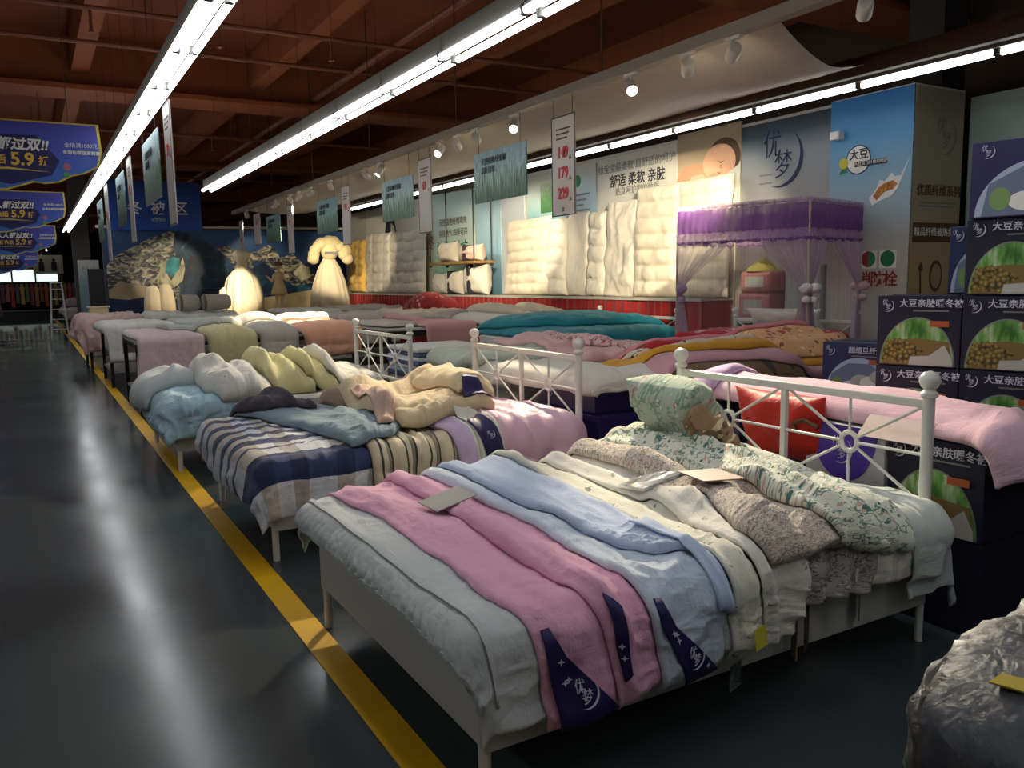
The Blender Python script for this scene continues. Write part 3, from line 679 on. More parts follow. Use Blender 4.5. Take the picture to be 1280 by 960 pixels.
# ---------------------------------------------------------------- mountain mural closing the bedding hall
mural_sky = gradmat('mural_sky', [(0, '08193c'), (0.5, '0c2a58'), (1, '1c5288')], 2, -1.6, 1.6, 0.3, 1.5)
struct(MB().box((4.9, 23.5, 1.52), (6.45, 0.16, 3.04)).obj('wall_mural', mat('mural_board', '3a4656', 0.7)))
MM_ = frame_M((0, 23.41, 0), (1, 0, 0), UP)
mu = board('mountain_mural', 'wall wide printed mural of snowy mountains over deep blue water', 'mural', frame_M((4.93, 23.41, 1.55), (1, 0, 0), UP), 6.4, 2.96, mural_sky)
rock = noisemat('print_rock', [(0.30, '0e1e36'), (0.42, '2c3848'), (0.5, '6f6d62'), (0.57, 'a9a28a'), (0.7, 'e0d8bc')], 3.2, 15, (1.2, 1, 2.2), dist=1.6)
rockd = noisemat('print_nightrock', [(0.32, '04152a'), (0.48, '0a2c48'), (0.62, '124a60'), (0.72, '2f6f78'), (0.8, '9fc0b8')], 3.0, 8, (1, 1, 1), dist=0.8)
snow = noisemat('print_snow', [(0.32, '4a5a52'), (0.46, 'bfb98f'), (0.58, 'e6e0bc')], 4.0, 8, (1.6, 1, 0.7), dist=0.5)
lake = noisemat('print_lake', [(0.3, '0a4a5c'), (0.5, '12909c'), (0.7, '3fc0be')], 3.5, 5)
water = noisemat('print_water', [(0.3, '081a40'), (0.6, '0f2c64'), (0.75, '1f4a88')], 2.5, 6, (1, 1, 3))
sand = noisemat('print_scree', [(0.3, '8a7c5e'), (0.6, 'b9a880'), (0.8, 'cfc29c')], 2.0, 6)
fl = {'left_mountain': ([(1.74, 2.1), (1.88, 2.3), (2.08, 2.42), (2.37, 2.58), (2.66, 2.74), (2.98, 2.87), (3.3, 3.0), (3.49, 2.96), (3.35, 2.65), (3.41, 2.38), (3.24, 2.13), (3.42, 1.81), (3.68, 1.49), (3.65, 1.07), (3.24, 1.25), (2.66, 1.31), (1.74, 1.29)], rock, .002),
      'dark_mountain': ([(3.42, 3.0), (3.75, 2.92), (4.08, 2.8), (4.39, 2.59), (4.63, 2.29), (4.85, 1.9), (4.91, 1.47), (4.96, 0.2), (3.21, 0.2), (3.46, 1.5), (3.27, 2.02), (3.42, 2.44), (3.36, 2.69)], rockd, .005),
      'snowfield': ([(3.01, 2.13), (3.21, 2.29), (3.13, 1.92), (3.25, 1.71), (3.47, 2.08), (3.57, 2.33), (3.61, 2.02), (3.53, 1.71), (3.32, 1.54), (3.08, 1.42), (2.9, 1.68)], snow, .008),
      'mountain_lake': ([(3.17, 2.23), (3.33, 2.33), (3.49, 2.29), (3.47, 2.02), (3.28, 1.81), (3.11, 1.92)], lake, .011),
      'blue_water': ([(1.74, 1.29), (2.64, 1.31), (3.0, 1.2), (3.2, 0.1), (1.74, 0.1)], water, .004),
      'low_snow': ([(1.74, 1.49), (2.03, 1.69), (2.66, 1.56), (2.64, 1.31), (2.18, 1.24), (1.74, 1.29)], sand, .006),
      'right_mountain': ([(4.43, 2.55), (4.75, 2.63), (5.05, 2.37), (5.31, 2.42), (5.53, 2.5), (5.82, 2.66), (6.04, 2.51), (6.13, 2.28), (6.48, 2.42), (6.8, 2.1), (7.13, 1.76), (7.19, 1.46), (6.77, 1.38), (6.43, 1.55), (6.11, 1.77), (5.79, 2.11), (5.52, 2.22), (5.35, 2.0), (5.14, 2.07), (4.94, 1.9), (4.73, 2.29)], rock, .008),
      'dark_valley': ([(5.35, 2.0), (5.69, 2.2), (6.0, 1.78), (6.4, 1.5), (7.06, 1.6), (7.21, 1.87), (7.53, 1.64), (7.5, 1.13), (6.42, 1.21), (5.46, 1.19)], rockd, .011),
      'scree': ([(5.0, 1.3), (5.52, 1.19), (7.23, 1.42), (8.1, 1.44), (8.1, 0.2), (5.0, 0.2)], sand, .013),
      'snow_patch': ([(6.47, 1.88), (6.71, 2.1), (6.94, 2.03), (6.97, 1.76), (6.73, 1.65), (6.56, 1.75)], snow, .014)}
for nm, (pts, mm, z) in fl.items(): flat(nm, pts, mm, MM_, mu, z=z)
b = MB()
for k in range(46):
    random.seed(300 + k); x = random.uniform(3.5, 4.9); z = random.uniform(0.8, 2.0)
    if x > 4.4 and z > 1.6: continue
    b.box((x, 23.40, z), (0.035, 0.004, 0.035))
o = b.obj('snow_speck', m_white, mu); o['kind'] = 'stuff'
MB().tube((1.55, 23.28, 3.08), (8.0, 23.28, 3.12), 0.035, n=10).obj('mural_rail', mat('rail_white', 'c9c5ba', 0.4)); tag(bpy.data.objects['mural_rail'], 'long white rail running along the top of the mountain mural', 'rail')
M = frame_M((2.97, 23.2, 3.62), (1, 0, 0), UP); p = board('zone_sign', 'deep blue sign with large white characters hung above the mural', 'sign', M, 2.2, 1.24, gradmat('sign_blue', [(0, '1450b4'), (0.6, '0f44a0'), (1, '0a2a66')], 2, -0.6, 0.6, 0.1, 2))
for k, s_ in enumerate('冬被区'): text(s_, 0.36, m_white, M, -0.5 + 0.55 * k, -0.08, p, bold=0.004)
text('优梦家纺', 0.09, m_white, M, 0.05, -0.36, p)

# ---------------------------------------------------------------- hanging boards
meadow = None
def meadow_mat():
    m, n, l, b = newmat('meadow_print'); b.inputs['Roughness'].default_value = 0.4
    tc = n.new('ShaderNodeTexCoord'); s = n.new('ShaderNodeSeparateXYZ'); l.new(tc.outputs['Object'], s.inputs[0])
    mp = n.new('ShaderNodeMapping'); mp.inputs['Scale'].default_value = (1, 26, 2.4); l.new(tc.outputs['Object'], mp.inputs[0])
    nz = n.new('ShaderNodeTexNoise'); nz.inputs['Scale'].default_value = 1.6; nz.inputs['Detail'].default_value = 5; nz.inputs['Distortion'].default_value = 0.8; l.new(mp.outputs[0], nz.inputs['Vector'])
    f = mth(n, l, 'ADD', mth(n, l, 'MULTIPLY', s.outputs[2], 1.2), mth(n, l, 'ADD', mth(n, l, 'MULTIPLY', nz.outputs['Fac'], 1.7), -0.35))
    r = n.new('ShaderNodeValToRGB')
    for _ in range(3): r.color_ramp.elements.new(0.5)
    for e, (p_, c) in zip(r.color_ramp.elements, [(0.1, '0a2c12'), (0.34, '24592c'), (0.48, '557f66'), (0.6, '8aa8a4'), (0.85, '668a94')]): e.position = p_; e.color = lin(c)
    l.new(f, r.inputs[0]); l.new(r.outputs[0], b.inputs['Base Color']); return m
meadow = meadow_mat()
m_price = mat('price_board', 'b7aea6', 0.45, var=0.03)
def hang(o, x, y, z, w_, zt):
    for s_ in (-1, 1): MB().tube((0, s_ * w_ * 0.4, z), (0, s_ * w_ * 0.4, zt), 0.003, n=5, caps=False).obj('hanging_wire', m_wire, o)
def meadow_board(x, y, z, label, grp, w_=1.12, h_=0.56):
    if x < 3: x, y, z, w_, h_ = 1.22, y * 1.089, 1.6 + (z - 1.6) * 1.089, w_ * 1.08, h_ * 1.08
    if x > 3: x, y, z, w_, h_ = 4.70, y * 1.0444, 1.6 + (z - 1.6) * 1.0444, w_ * 1.04, h_ * 1.04
    M = frame_M((x, y, z), RX, UP); o = board('meadow_board', label, 'hanging sign', M, w_, h_, meadow, grp, 0.012)
    for k in range(2): text(('天然植物纤维被', '清新自然')[k], 0.085, m_ink, M, -0.42, 0.17 - 0.1 * k, o, align='LEFT')
    hang(o, x, y, h_ / 2, w_, 3.31 - z if x < 3 else 3.40 - z)
def price_board(x, y, z, label, grp, nums, w_=0.4, h_=0.94):
    if x < 3: x, y, z, w_, h_ = 1.22, y * 1.089, 1.6 + (z - 1.6) * 1.089, w_ * 1.08, h_ * 1.08
    if x > 3: x, y, z, w_, h_ = 4.70, y * 1.0444, 1.6 + (z - 1.6) * 1.0444, w_ * 1.04, h_ * 1.04
    M = frame_M((x, y, z), RX, UP); o = board('price_board', label, 'hanging sign', M, w_, h_, m_price, grp, 0.012, m_edge)
    bars(o, M, -0.12, h_ / 2 - 0.12, 0.26, 3, 0.045, m_brown, 0.016)
    for k, s_ in enumerate(nums):
        yy = 0.13 - 0.2 * k; text(s_, 0.15, m_red, M, 0.0, yy, o, bold=0.004, sx=0.85); text('元', 0.045, m_brown, M, 0.13, yy - 0.06, o)
    if len(nums) == 3: text('优', 0.05, m_grey, M, 0, -h_ / 2 + 0.06, o)
    hang(o, x, y, h_ / 2, w_, 3.31 - z if x < 3 else 3.40 - z)
price_board(4.5, 6.72, 2.66, 'tall grey price board with red 149, 179 and 229', None, ('149', '179', '229'))
meadow_board(4.5, 7.97, 2.73, 'meadow picture board hung just left of the 149 price board', None, 1.15, 0.55)
price_board(4.5, 9.92, 2.68, 'grey price board hung between two meadow boards over the middle tables', None, ('69',))
meadow_board(4.5, 10.86, 2.72, 'meadow picture board hung second along from the 149 price board', None)
price_board(4.5, 13.0, 2.66, 'slim grey price board hung third along the spotlight track', None, ('99',))
meadow_board(4.5, 14.0, 2.72, 'meadow picture board hung third along above the middle tables', None)
price_board(4.5, 16.3, 2.64, 'slim grey price board hung fourth along the spotlight track', None, ('99',))
meadow_board(4.5, 17.6, 2.72, 'meadow picture board hung fourth along, small before the mural', None)
price_board(4.5, 19.0, 2.8, 'grey price board hung near the mural, fifth along the track', None, ('59',), 0.6, 0.7)
price_board(4.5, 20.6, 2.5, 'slim grey price board hung last before the mural', None, ('59',), 0.4, 1.2)
price_board(1.12, 7.72, 2.62, 'slim pale price board hung nearest in the row under the aisle lights', None, ('39',), 0.38, 1.02)
meadow_board(1.12, 8.9, 2.72, 'meadow board hung nearest in the row under the aisle lights', None, 1.2, 0.62)
price_board(1.12, 10.85, 2.6, 'slim pale price board hung second under the aisle lights', None, ('49',), 0.42, 0.98)
meadow_board(1.12, 12.0, 2.7, 'meadow board hung second in the row under the aisle lights', None, 1.05, 0.66)
price_board(1.12, 14.2, 2.55, 'slim pale price board hung third under the aisle lights', None, ('49',), 0.5, 1.15)
meadow_board(1.12, 15.6, 2.68, 'meadow board hung farthest under the aisle lights', None, 1.1, 0.66)

# ---------------------------------------------------------------- promotion banners across the aisle
ban = gradmat('banner_blue', [(0, '2f6fc0'), (0.5, '3d55b4'), (1, '4a3fa0')], 2, -0.4, 0.4, 0.15, 2)
m_ban_gold = mat('banner_rim', 'c9b24a', 0.5, var=0)
def banner(y, xr, zt, s_, label):
    xc = xr - 1.0 * s_; M = frame_M((xc, y, zt - 0.34 * s_), (1, 0, 0), UP)
    o = empty('promotion_banner', (xc, y, zt - 0.34 * s_)); tag(o, label, 'banner')
    def outline(k):
        half = [(0.0, -0.36), (0.12, -0.355), (0.26, -0.31), (0.36, -0.27), (0.45, -0.285), (0.58, -0.27), (0.70, -0.2), (0.82, -0.17), (0.95, -0.1), (0.985, 0.05), (0.97, 0.32)]
        pts = half + [(-x, z) for x, z in half[::-1] if x > 0]
        return [(x * s_ * k, (z - 0.0) * s_ * (1 - (1 - k) * 2)) for x, z in pts]
    b = MB(); b.poly(outline(1.0), 0.012); b.obj('rim', m_ban_gold, o)
    flat('banner_face', outline(0.975), ban, M, o, z=0.002)
    D = 0.16 * s_
    flat('dark_badge', [(D - 0.42 * s_, 0.16 * s_), (D + 0.26 * s_, 0.18 * s_), (D + 0.44 * s_, -0.06 * s_), (D + 0.36 * s_, -0.2 * s_), (D, -0.3 * s_), (D - 0.36 * s_, -0.2 * s_), (D - 0.52 * s_, -0.04 * s_)], mat('banner_dark', '1c1c58', 0.6), M, o, z=0.005)
    flat('badge_swoosh', [(D - 0.45 * s_, -0.16 * s_), (D, -0.135 * s_), (D + 0.36 * s_, -0.17 * s_), (D, -0.155 * s_)], m_ban_gold, M, o, z=0.008)
    text('人人都过双!!', 0.125 * s_, m_white, M, D + 0.0 * s_, 0.08 * s_, o, z=0.012, bold=0.004 * s_, shear=0.2)
    text('折价后', 0.09 * s_, m_gold, M, D - 0.15 * s_, -0.07 * s_, o, z=0.012, bold=0.003 * s_); text('5.9', 0.165 * s_, m_gold, M, D + 0.12 * s_, -0.06 * s_, o, z=0.012, bold=0.005 * s_); text('折', 0.09 * s_, m_gold, M, D + 0.30 * s_, -0.07 * s_, o, z=0.012, bold=0.003 * s_)
    text('全场满1000元', 0.05 * s_, m_white, M, 0.80 * s_, 0.1 * s_, o, z=0.012); text('全国包邮送货到家', 0.042 * s_, m_white, M, 0.80 * s_, 0.03 * s_, o, z=0.012, bold=0.001)
    flat('cartoon_balloon', disc(0.66 * s_, -0.11 * s_, 0.035 * s_, n=14), mat('banner_pink', 'b0627a', 0.6), M, o, z=0.004)
    flat('green_leaf', disc(0.65 * s_, -0.19 * s_, 0.028 * s_, n=12), mat('banner_green', '4a9a58', 0.6), M, o, z=0.004)
    for x in (-0.7, 0.7): MB().tube((x * s_, 0.006, 0.3 * s_), (x * s_, 0.006, 5.6 - zt + 0.34 * s_), 0.004, n=5).obj('hanging_wire', m_wire, o)
banner(10.0, 0.80, 3.32, 1.05, 'purple blue scalloped banner with yellow 5.9, nearest and largest over the aisle')
banner(16.0, 0.66, 3.20, 1.0, 'second scalloped blue banner behind the nearest one over the aisle')
banner(21.5, 0.64, 3.0, 1.0, 'third scalloped dark blue banner deeper down the aisle')
banner(26.5, 0.32, 2.68, 1.0, 'farthest scalloped bright blue banner down the aisle')

# ================================================================ BEDS
m_iron = mat('white_enamel', 'd9d8d2', 0.35, var=0.02, coat=0.2)
m_ironb = mat('white_bed_panel', 'c4c3bf', 0.5, var=0.03)
m_matt = mat('mattress_ticking', 'c9c7c0', 0.85, bump=0.3, bs=90)
def iron_bed(x, y, L, W_, label, rz=0.0, foot_panel=True, head_h=1.17, panels=2):
    """white iron bed: foot at local x = 0, headboard at x = L, side rails along x"""
    t = empty('iron_bed', (x, y, 0), rz); tag(t, label, 'bed')
    for yy in (0.02, W_ - 0.02):
        MB().tube((0.03, yy, 0), (0.03, yy, 0.46), 0.02, n=14).obj('leg', m_iron, t, smooth=True)
        MB().tube((L, yy, 0), (L, yy, 0.30), 0.017, n=14).obj('leg', m_iron, t, smooth=True)
        p = MB().tube((L, yy, 0.28), (L, yy, head_h - 0.09), 0.025, n=18).obj('post', m_iron, t, smooth=True)
        MB().lathe((L, yy, head_h - 0.1), [(0.026, 0), (0.036, 0.008), (0.036, 0.022), (0.026, 0.03), (0.022, 0.038), (0.034, 0.05), (0.043, 0.072), (0.041, 0.09), (0.028, 0.108), (0.004, 0.116)], n=20).obj('finial', m_iron, p, smooth=True)
    if foot_panel: MB().box((0.02, W_ / 2, 0.335), (0.03, W_, 0.27)).obj('foot_panel', m_ironb, t, bevel=0.006)
    for yy in (0.0, W_): MB().box((L / 2, yy, 0.315), (L - 0.02, 0.028, 0.27)).obj('side_rail', m_ironb, t, bevel=0.006)
    MB().box((L / 2, W_ / 2, 0.40), (L - 0.06, W_ - 0.05, 0.05)).obj('slat_base', m_ironb, t)
    zt, zb = head_h - 0.125, 0.60; zm = (zt + zb) / 2
    MB().box((L, W_ / 2, zt), (0.03, W_ - 0.06, 0.038)).obj('top_rail', m_iron, t, bevel=0.006)
    MB().box((L, W_ / 2, zb), (0.024, W_ - 0.06, 0.03)).obj('bottom_rail', m_iron, t, bevel=0.005)
    hw = (W_ - 0.04) / panels
    for k in range(panels):
        c = 0.02 + hw * (k + 0.5)
        if k: MB().box((L, 0.02 + hw * k, (zt + zb) / 2), (0.026, 0.03, zt - zb)).obj('centre_bar', m_iron, t)
        r = MB().ring((L, c, zm), 0.043, 0.012).obj('rosette_ring', m_iron, t, smooth=True)
        ends = [(c, zt), (c, zb), (c - hw / 2, zm), (c + hw / 2, zm), (c - hw / 2, zt), (c + hw / 2, zt), (c - hw / 2, zb), (c + hw / 2, zb)]
        for ey, ez in ends:
            d = Vector((0, ey - c, ez - zm)).normalized() * 0.045
            MB().tube((L, c + d.y, zm + d.z), (L, ey, ez), 0.0075, n=7).obj('spoke', m_iron, r, smooth=True)
    return t
def mattress(x0, x1, y0, y1, z0, z1, label, rz=0.0, loc=None):
    xc, yc = (x0 + x1) / 2, (y0 + y1) / 2
    o = empty('mattress', loc or (xc, yc, z0), rz); tag(o, label, 'mattress')
    MB().box((0, 0, (z1 - z0) / 2), (x1 - x0, y1 - y0, z1 - z0)).obj('mattress_body', m_matt, o, bevel=0.035, seg=3)
    for z in (0.03, z1 - z0 - 0.03): MB().path([(sx * (x1 - x0 + 0.004) / 2, sy * (y1 - y0 + 0.004) / 2, z) for sx, sy in ((-1, -1), (1, -1), (1, 1), (-1, 1), (-1, -1))], 0.006, n=6).obj('piping', m_matt, o)
    return o
def plinth(x, y, L, W_, H_, label):
    t = empty('display_plinth', (x, y, 0)); tag(t, label, 'plinth')
    MB().box((L / 2, W_ / 2, H_ / 2 + .02), (L - .06, W_ - .06, H_ - .06)).obj('body', m_ironb, t, bevel=.006); MB().box((L / 2, W_ / 2, H_ - .015), (L, W_, .03)).obj('top', m_ironb, t, bevel=.006)
    MB().box((L / 2, W_ / 2, .025), (L - .12, W_ - .12, .05)).obj('base', m_edge, t)
    return t
def purple_patch(pile, q, pts, stars=4, logo=None, name='corner_patch'):
    """the dark purple corner patch with the shop's mark"""
    p = pile.patch(name, pts, m_purple, q, 0.004)
    c = [sum(a[i] for a in pts) / 4 for i in (0, 1)]
    if logo: emblem(pile.surf(c[0] + logo[0], c[1] + logo[1], 0.022), 0, 0, logo[2], m_silver, q)
    for k in range(stars):
        random.seed(k * 3 + int(c[0] * 100)); f, g = random.uniform(0.2, 0.8), random.uniform(0.2, 0.8)
        a = [(pts[0][i] * (1 - f) + pts[1][i] * f) * (1 - g) + (pts[3][i] * (1 - f) + pts[2][i] * f) * g for i in (0, 1)]
        flat('printed_star', [(0, .012), (.003, .003), (.012, 0), (.003, -.003), (0, -.012), (-.003, -.003), (-.012, 0), (-.003, .003)], m_silver, pile.surf(a[0], a[1], 0.016), q, z=0.0, th=0.001)
m_purple = mat('patch_purple', '1c1450', 0.6, var=0.15, vs=8)
m_silver = mat('patch_silver', 'c9c9d8', 0.4, var=0)
m_card = mat('card_kraft', '8a7a58', 0.7); m_paper = mat('paper_white', 'dcdad2', 0.6, var=0.02)
m_cardy = mat('card_yellow', 'c9c33c', 0.6)
def film(name, col=(0.9, 0.92, 0.95), alpha=0.25, rough=0.12):
    if name in _M: return _M[name]
    m, n, l, b = newmat(name); out = n['Material Output']
    tr = n.new('ShaderNodeBsdfTransparent'); tr.inputs[0].default_value = (0.95, 0.96, 0.97, 1)
    gl = n.new('ShaderNodeBsdfGlossy'); gl.inputs['Color'].default_value = col + (1,); gl.inputs['Roughness'].default_value = rough
    fr = n.new('ShaderNodeFresnel'); fr.inputs[0].default_value = 1.5
    tc = n.new('ShaderNodeTexCoord'); nz = n.new('ShaderNodeTexNoise'); nz.inputs['Scale'].default_value = 14; nz.inputs['Detail'].default_value = 5; nz.inputs['Distortion'].default_value = 1.5
    l.new(tc.outputs['Object'], nz.inputs['Vector']); bp = n.new('ShaderNodeBump'); bp.inputs['Strength'].default_value = 0.8; bp.inputs['Distance'].default_value = 0.02
    l.new(nz.outputs['Fac'], bp.inputs['Height']); l.new(bp.outputs['Normal'], gl.inputs['Normal'])
    mx = n.new('ShaderNodeMixShader'); l.new(mth(n, l, 'ADD', fr.outputs[0], alpha), mx.inputs[0]); l.new(tr.outputs[0], mx.inputs[1]); l.new(gl.outputs[0], mx.inputs[2])
    l.new(mx.outputs[0], out.inputs['Surface']); _M[name] = m; return m

# fabrics
def plaid_mat():
    """navy bands woven across rows of white, tan and grey checks; narrow stripes at one end, broad bands at the other"""
    m, n, l, b, u, s_ = fabric_base('navy_plaid')
    def ramp(src, stops):
        r = n.new('ShaderNodeValToRGB'); r.color_ramp.interpolation = 'CONSTANT'
        while len(r.color_ramp.elements) < len(stops): r.color_ramp.elements.new(0.5)
        for e, (p, c) in zip(r.color_ramp.elements, stops): e.position = p; e.color = lin(c)
        l.new(src, r.inputs[0]); return r.outputs[0]
    t = mth(n, l, 'DIVIDE', s_.outputs[1], 2.2); rows_ = [(0.0, 'ffffff')]; p = 0.10
    while p < 0.56: rows_.append((p, '000000' if len(rows_) % 2 else 'ffffff')); p += 0.046
    rows_ = rows_[:-1] if rows_[-1][1] == 'ffffff' else rows_
    rows_ += [(0.585, 'ffffff'), (0.68, '000000'), (0.81, 'ffffff')]
    mask = ramp(t, rows_)
    chk = ramp(mth(n, l, 'FRACT', mth(n, l, 'DIVIDE', s_.outputs[0], 0.52)), [(0, 'c9ccd2'), (0.36, 'b4aa9e'), (0.6, 'cccdd0'), (0.8, 'aaa49c')])
    nav = ramp(mth(n, l, 'FRACT', mth(n, l, 'DIVIDE', s_.outputs[0], 0.52)), [(0, '363f62'), (0.36, '2a3252'), (0.6, '39426a'), (0.8, '2c3350')])
    l.new(mixc(n, l, mask, nav, chk), b.inputs['Base Color']); return m
F_white = fplain('cotton_white', 'c9cdcb', 'bcc2c2'); F_white2 = fplain('cotton_warm_white', 'd6d3c4', 'cbc8ba')
F_pink = fplain('cotton_pink', 'e8b0c8', 'e0a5bf'); F_blue = fplain('cotton_sky', 'c0cee6', 'b2c2df'); F_blue2 = fplain('cotton_pale_blue', 'cad5e2', 'bccadb')
F_twig = fprint('print_twigs', 'd9d8c8', ['9aa684'], 16, 0.16, '7f8878', 22, 0.36)
F_cream = fprint('print_sprigs', 'dcd9cf', ['b0b6aa'], 20, 0.14, '9aa496', 26, 0.34)
F_ditsy = fprint('print_ditsy', 'c9bfb2', ['b9938c', '9c9186', 'e0d8cc'], 44, 0.34, '8a7e74', 80, 0.55)
F_green = fprint('print_green_floral', 'd6d8c8', ['4a7068', '8fa08c', 'c4a598', '4a7068'], 20, 0.36, '6a877a', 46, 0.5)
F_greenb = fprint('print_green_leaf', 'd3d6c9', ['6d8a80', '9fb0a0'], 32, 0.3, '70887f', 54, 0.45)
F_lace = fplain('lace_white', 'cdd2cc', 'b9c2bd')
F_softplaid = fstripe('soft_plaid', [(0, 'd9d4c4'), (0.3, 'c5c3bf'), (0.4, 'dcd8ca'), (0.75, 'b3b5b8'), (0.85, 'd9d6c8')], 0.34, 0, [(0, 'dcd8ca'), (0.5, 'b9bcc0'), (0.62, 'd6c9b8')], 0.3)
F_navyplaid = plaid_mat()
F_slate = fplain('cotton_slate', '7f929c', '70848f'); F_peach = fplain('cotton_peach', 'c9a794', 'bf9b88'); F_charcoal = fplain('cotton_charcoal', '4a4650', '3f3b44')
F_beige = fplain('cotton_beige', 'd8c4a0', 'cdb892'); F_khaki = fplain('cotton_khaki', 'a8927a', '9c866f')
F_ruffle = fstripe('ruffle_stripe', [(0, 'd6c8a8'), (0.28, '4a4744'), (0.36, 'd8ccb0'), (0.52, '8f8674'), (0.66, '3a3836'), (0.74, 'd0c2a2')], 0.17, 0)
F_lilac = fplain('satin_lilac', 'dab4c8', 'd0a6bd', rough=0.5); F_rainbow = fstripe('rainbow', [(0, 'c9b3d0'), (0.3, 'dfe6dc'), (0.45, '6fa3b0'), (0.7, 'e6d9a8'), (0.85, 'd9cfae')], 0.4, 0)
F_babyblue = fprint('print_baby_blue', 'a4c4cf', ['c9a9b4', '86aab8'], 7, 0.3); F_butter = fplain('cotton_butter', 'd9d3a0', 'cfc894')
F_sheet = fplain('sheet_white', 'd3d0c6', 'c8c6bc')

# ---------------------------------------------------------------- bed 1, nearest
iron_bed(1.06, 2.07, 2.18, 1.58, 'nearest white iron bed, covered with pink, blue and flowered quilts')
mattress(1.10, 3.2, 2.1, 3.62, 0.425, 0.565, 'mattress of the nearest bed, mostly hidden under pink and blue quilts')
P1 = Pile(1.07, 3.22, 2.07, 3.65, 0.575, 0.07, 0.10); P1.ts = 0.55; P1.hi = 1.8; P1.cr = 0.012
q = P1.lay('quilt', [(.92, 3.88, 2.1, 3.80), (.94, 3.3, 2.1, 3.3), (.95, 2.6, 2.1, 2.6), (.94, 2.1, 2.1, 2.1), (.92, 1.74, 2.1, 1.78)], .04, F_white, 'white quilt with a gathered border hanging over the foot of the nearest bed', wr=.010, cell=0.0, seed=1.0, wave=.02)
P1.patch('gathered_border', [(.968, 1.86), (1.04, 1.88), (1.04, 3.72), (.968, 3.74)], F_white, q, 0.0, 140, (0.014, 30))
for u_ in (.958, 1.048): P1.patch('piping', [(u_, 1.84), (u_ + .012, 1.84), (u_ + .012, 3.74), (u_, 3.74)], F_white, q, 0.005, 60)
P1.lay('quilt', [(2.5, 3.9, 3.2, 3.9), (2.5, 3.2, 3.2, 3.2), (2.55, 2.5, 3.2, 2.5), (2.6, 2.1, 3.25, 2.1), (2.6, 1.86, 3.12, 1.82)], .06, F_softplaid, 'white soft plaid quilt under the headboard of the nearest bed', cr=.004, ridges=2, ramp=.02, seed=2.0)
P1.lay('quilt', [(2.95, 3.5, 3.2, 3.5), (2.94, 2.6, 3.22, 2.6), (2.93, 2.1, 3.30, 2.1), (2.95, 1.9, 3.40, 1.9), (2.97, 1.74, 3.54, 1.76)], .02, F_lace, 'thin white lace coverlet hanging at the head corner of the nearest bed', ridges=3, ramp=.012, wave=.01, jag=.004, cr=.002, wr=.003, seed=3.0)
P1.lay('quilt', [(2.2, 2.7, 2.75, 2.7), (2.22, 2.1, 2.72, 2.1), (2.22, 1.85, 2.62, 1.86)], .04, fprint('print_grey_sprig', 'a8a49c', ['7f7a74', 'c9c4ba'], 30, .3, '6f6a64', 50, .5), 'crumpled grey print quilt whose edge hangs beneath the pinkish ditsy quilt', ridges=4, ramp=.03, wr=.03, seed=4.0, wave=.03, wl=.1)
q = P1.lay('quilt', [(1.13, 3.74, 1.5, 3.78), (1.2, 3.2, 1.52, 3.2), (1.19, 2.6, 1.5, 2.6), (1.16, 2.15, 1.46, 2.15), (1.2, 1.95, 1.5, 1.95), (1.24, 1.70, 1.50, 1.74)], .04, F_pink, 'pink quilt nearest the bed foot, with a large dark purple corner patch', ridges=1.2, ramp=.018, seed=5.0, wr=.008)
purple_patch(P1, q, [(1.215, 2.0), (1.235, 2.0), (1.47, 1.74), (1.26, 1.72)], 5, (0.03, -0.03, .085))
q = P1.lay('quilt', [(1.42, 3.7, 1.74, 3.76), (1.43, 3.0, 1.7, 3.0), (1.40, 2.45, 1.67, 2.45), (1.37, 2.1, 1.59, 2.1), (1.43, 1.95, 1.62, 1.95), (1.48, 1.72, 1.66, 1.74)], .045, F_pink, 'second pink quilt, lying between the first pink one and the blue', ridges=1.0, ramp=.02, seed=6.0, wr=.008)
purple_patch(P1, q, [(1.43, 2.02), (1.47, 2.0), (1.50, 1.85), (1.475, 1.83)], 2, None)
c = P1.card('paper_insert', 1.47, 3.10, .20, .16, 0.1, mat('paper_grey', 'a9a59c', .5), None, .003, label='paper insert card lying on the pink quilt', cat='card')
q = P1.lay('quilt', [(1.62, 3.8, 2.1, 3.85), (1.64, 3.0, 2.05, 3.0), (1.6, 2.5, 2.0, 2.5), (1.57, 2.12, 1.94, 2.12), (1.61, 1.95, 1.93, 1.95), (1.65, 1.73, 1.93, 1.74)], .045, F_blue2, 'pale blue quilt with a dark purple corner patch beside the pink quilts', ridges=0.8, ramp=.015, seed=7.0, wr=.008)
purple_patch(P1, q, [(1.61, 2.0), (1.64, 2.0), (1.9, 1.74), (1.74, 1.73)], 4, (0.02, -0.02, .075))
P1.lay('quilt', [(1.72, 3.86, 2.12, 3.9), (1.72, 3.2, 2.05, 3.2), (1.69, 2.6, 1.98, 2.6), (1.71, 2.3, 1.93, 2.24), (1.78, 2.12, 1.93, 2.06)], .06, F_blue, 'folded sky blue quilt on top of the pale blue one', ridges=1.0, ramp=.02, seed=8.0)
P1.lay('quilt', [(1.84, 2.35, 1.98, 2.35), (1.86, 2.1, 1.96, 2.1), (1.88, 1.96, 1.955, 1.94)], .03, F_blue, 'rumpled blue quilt corner tucked between sky blue and twig print', ridges=2, ramp=.03, wr=.03, seed=9.0)
q = P1.lay('quilt', [(2.0, 3.95, 2.42, 3.95), (2.06, 3.2, 2.36, 3.2), (2.02, 2.6, 2.27, 2.6), (1.96, 2.15, 2.16, 2.15), (1.95, 1.95, 2.13, 1.95), (1.97, 1.74, 2.12, 1.74)], .055, F_twig, 'cream twig print quilt with a yellow tag next to the blue quilts', ridges=1.4, ramp=.028, seed=10.0)
c = P1.card('yellow_tag', 2.045, 1.83, .085, .07, 0.0, m_cardy, q, .008, span=.03)
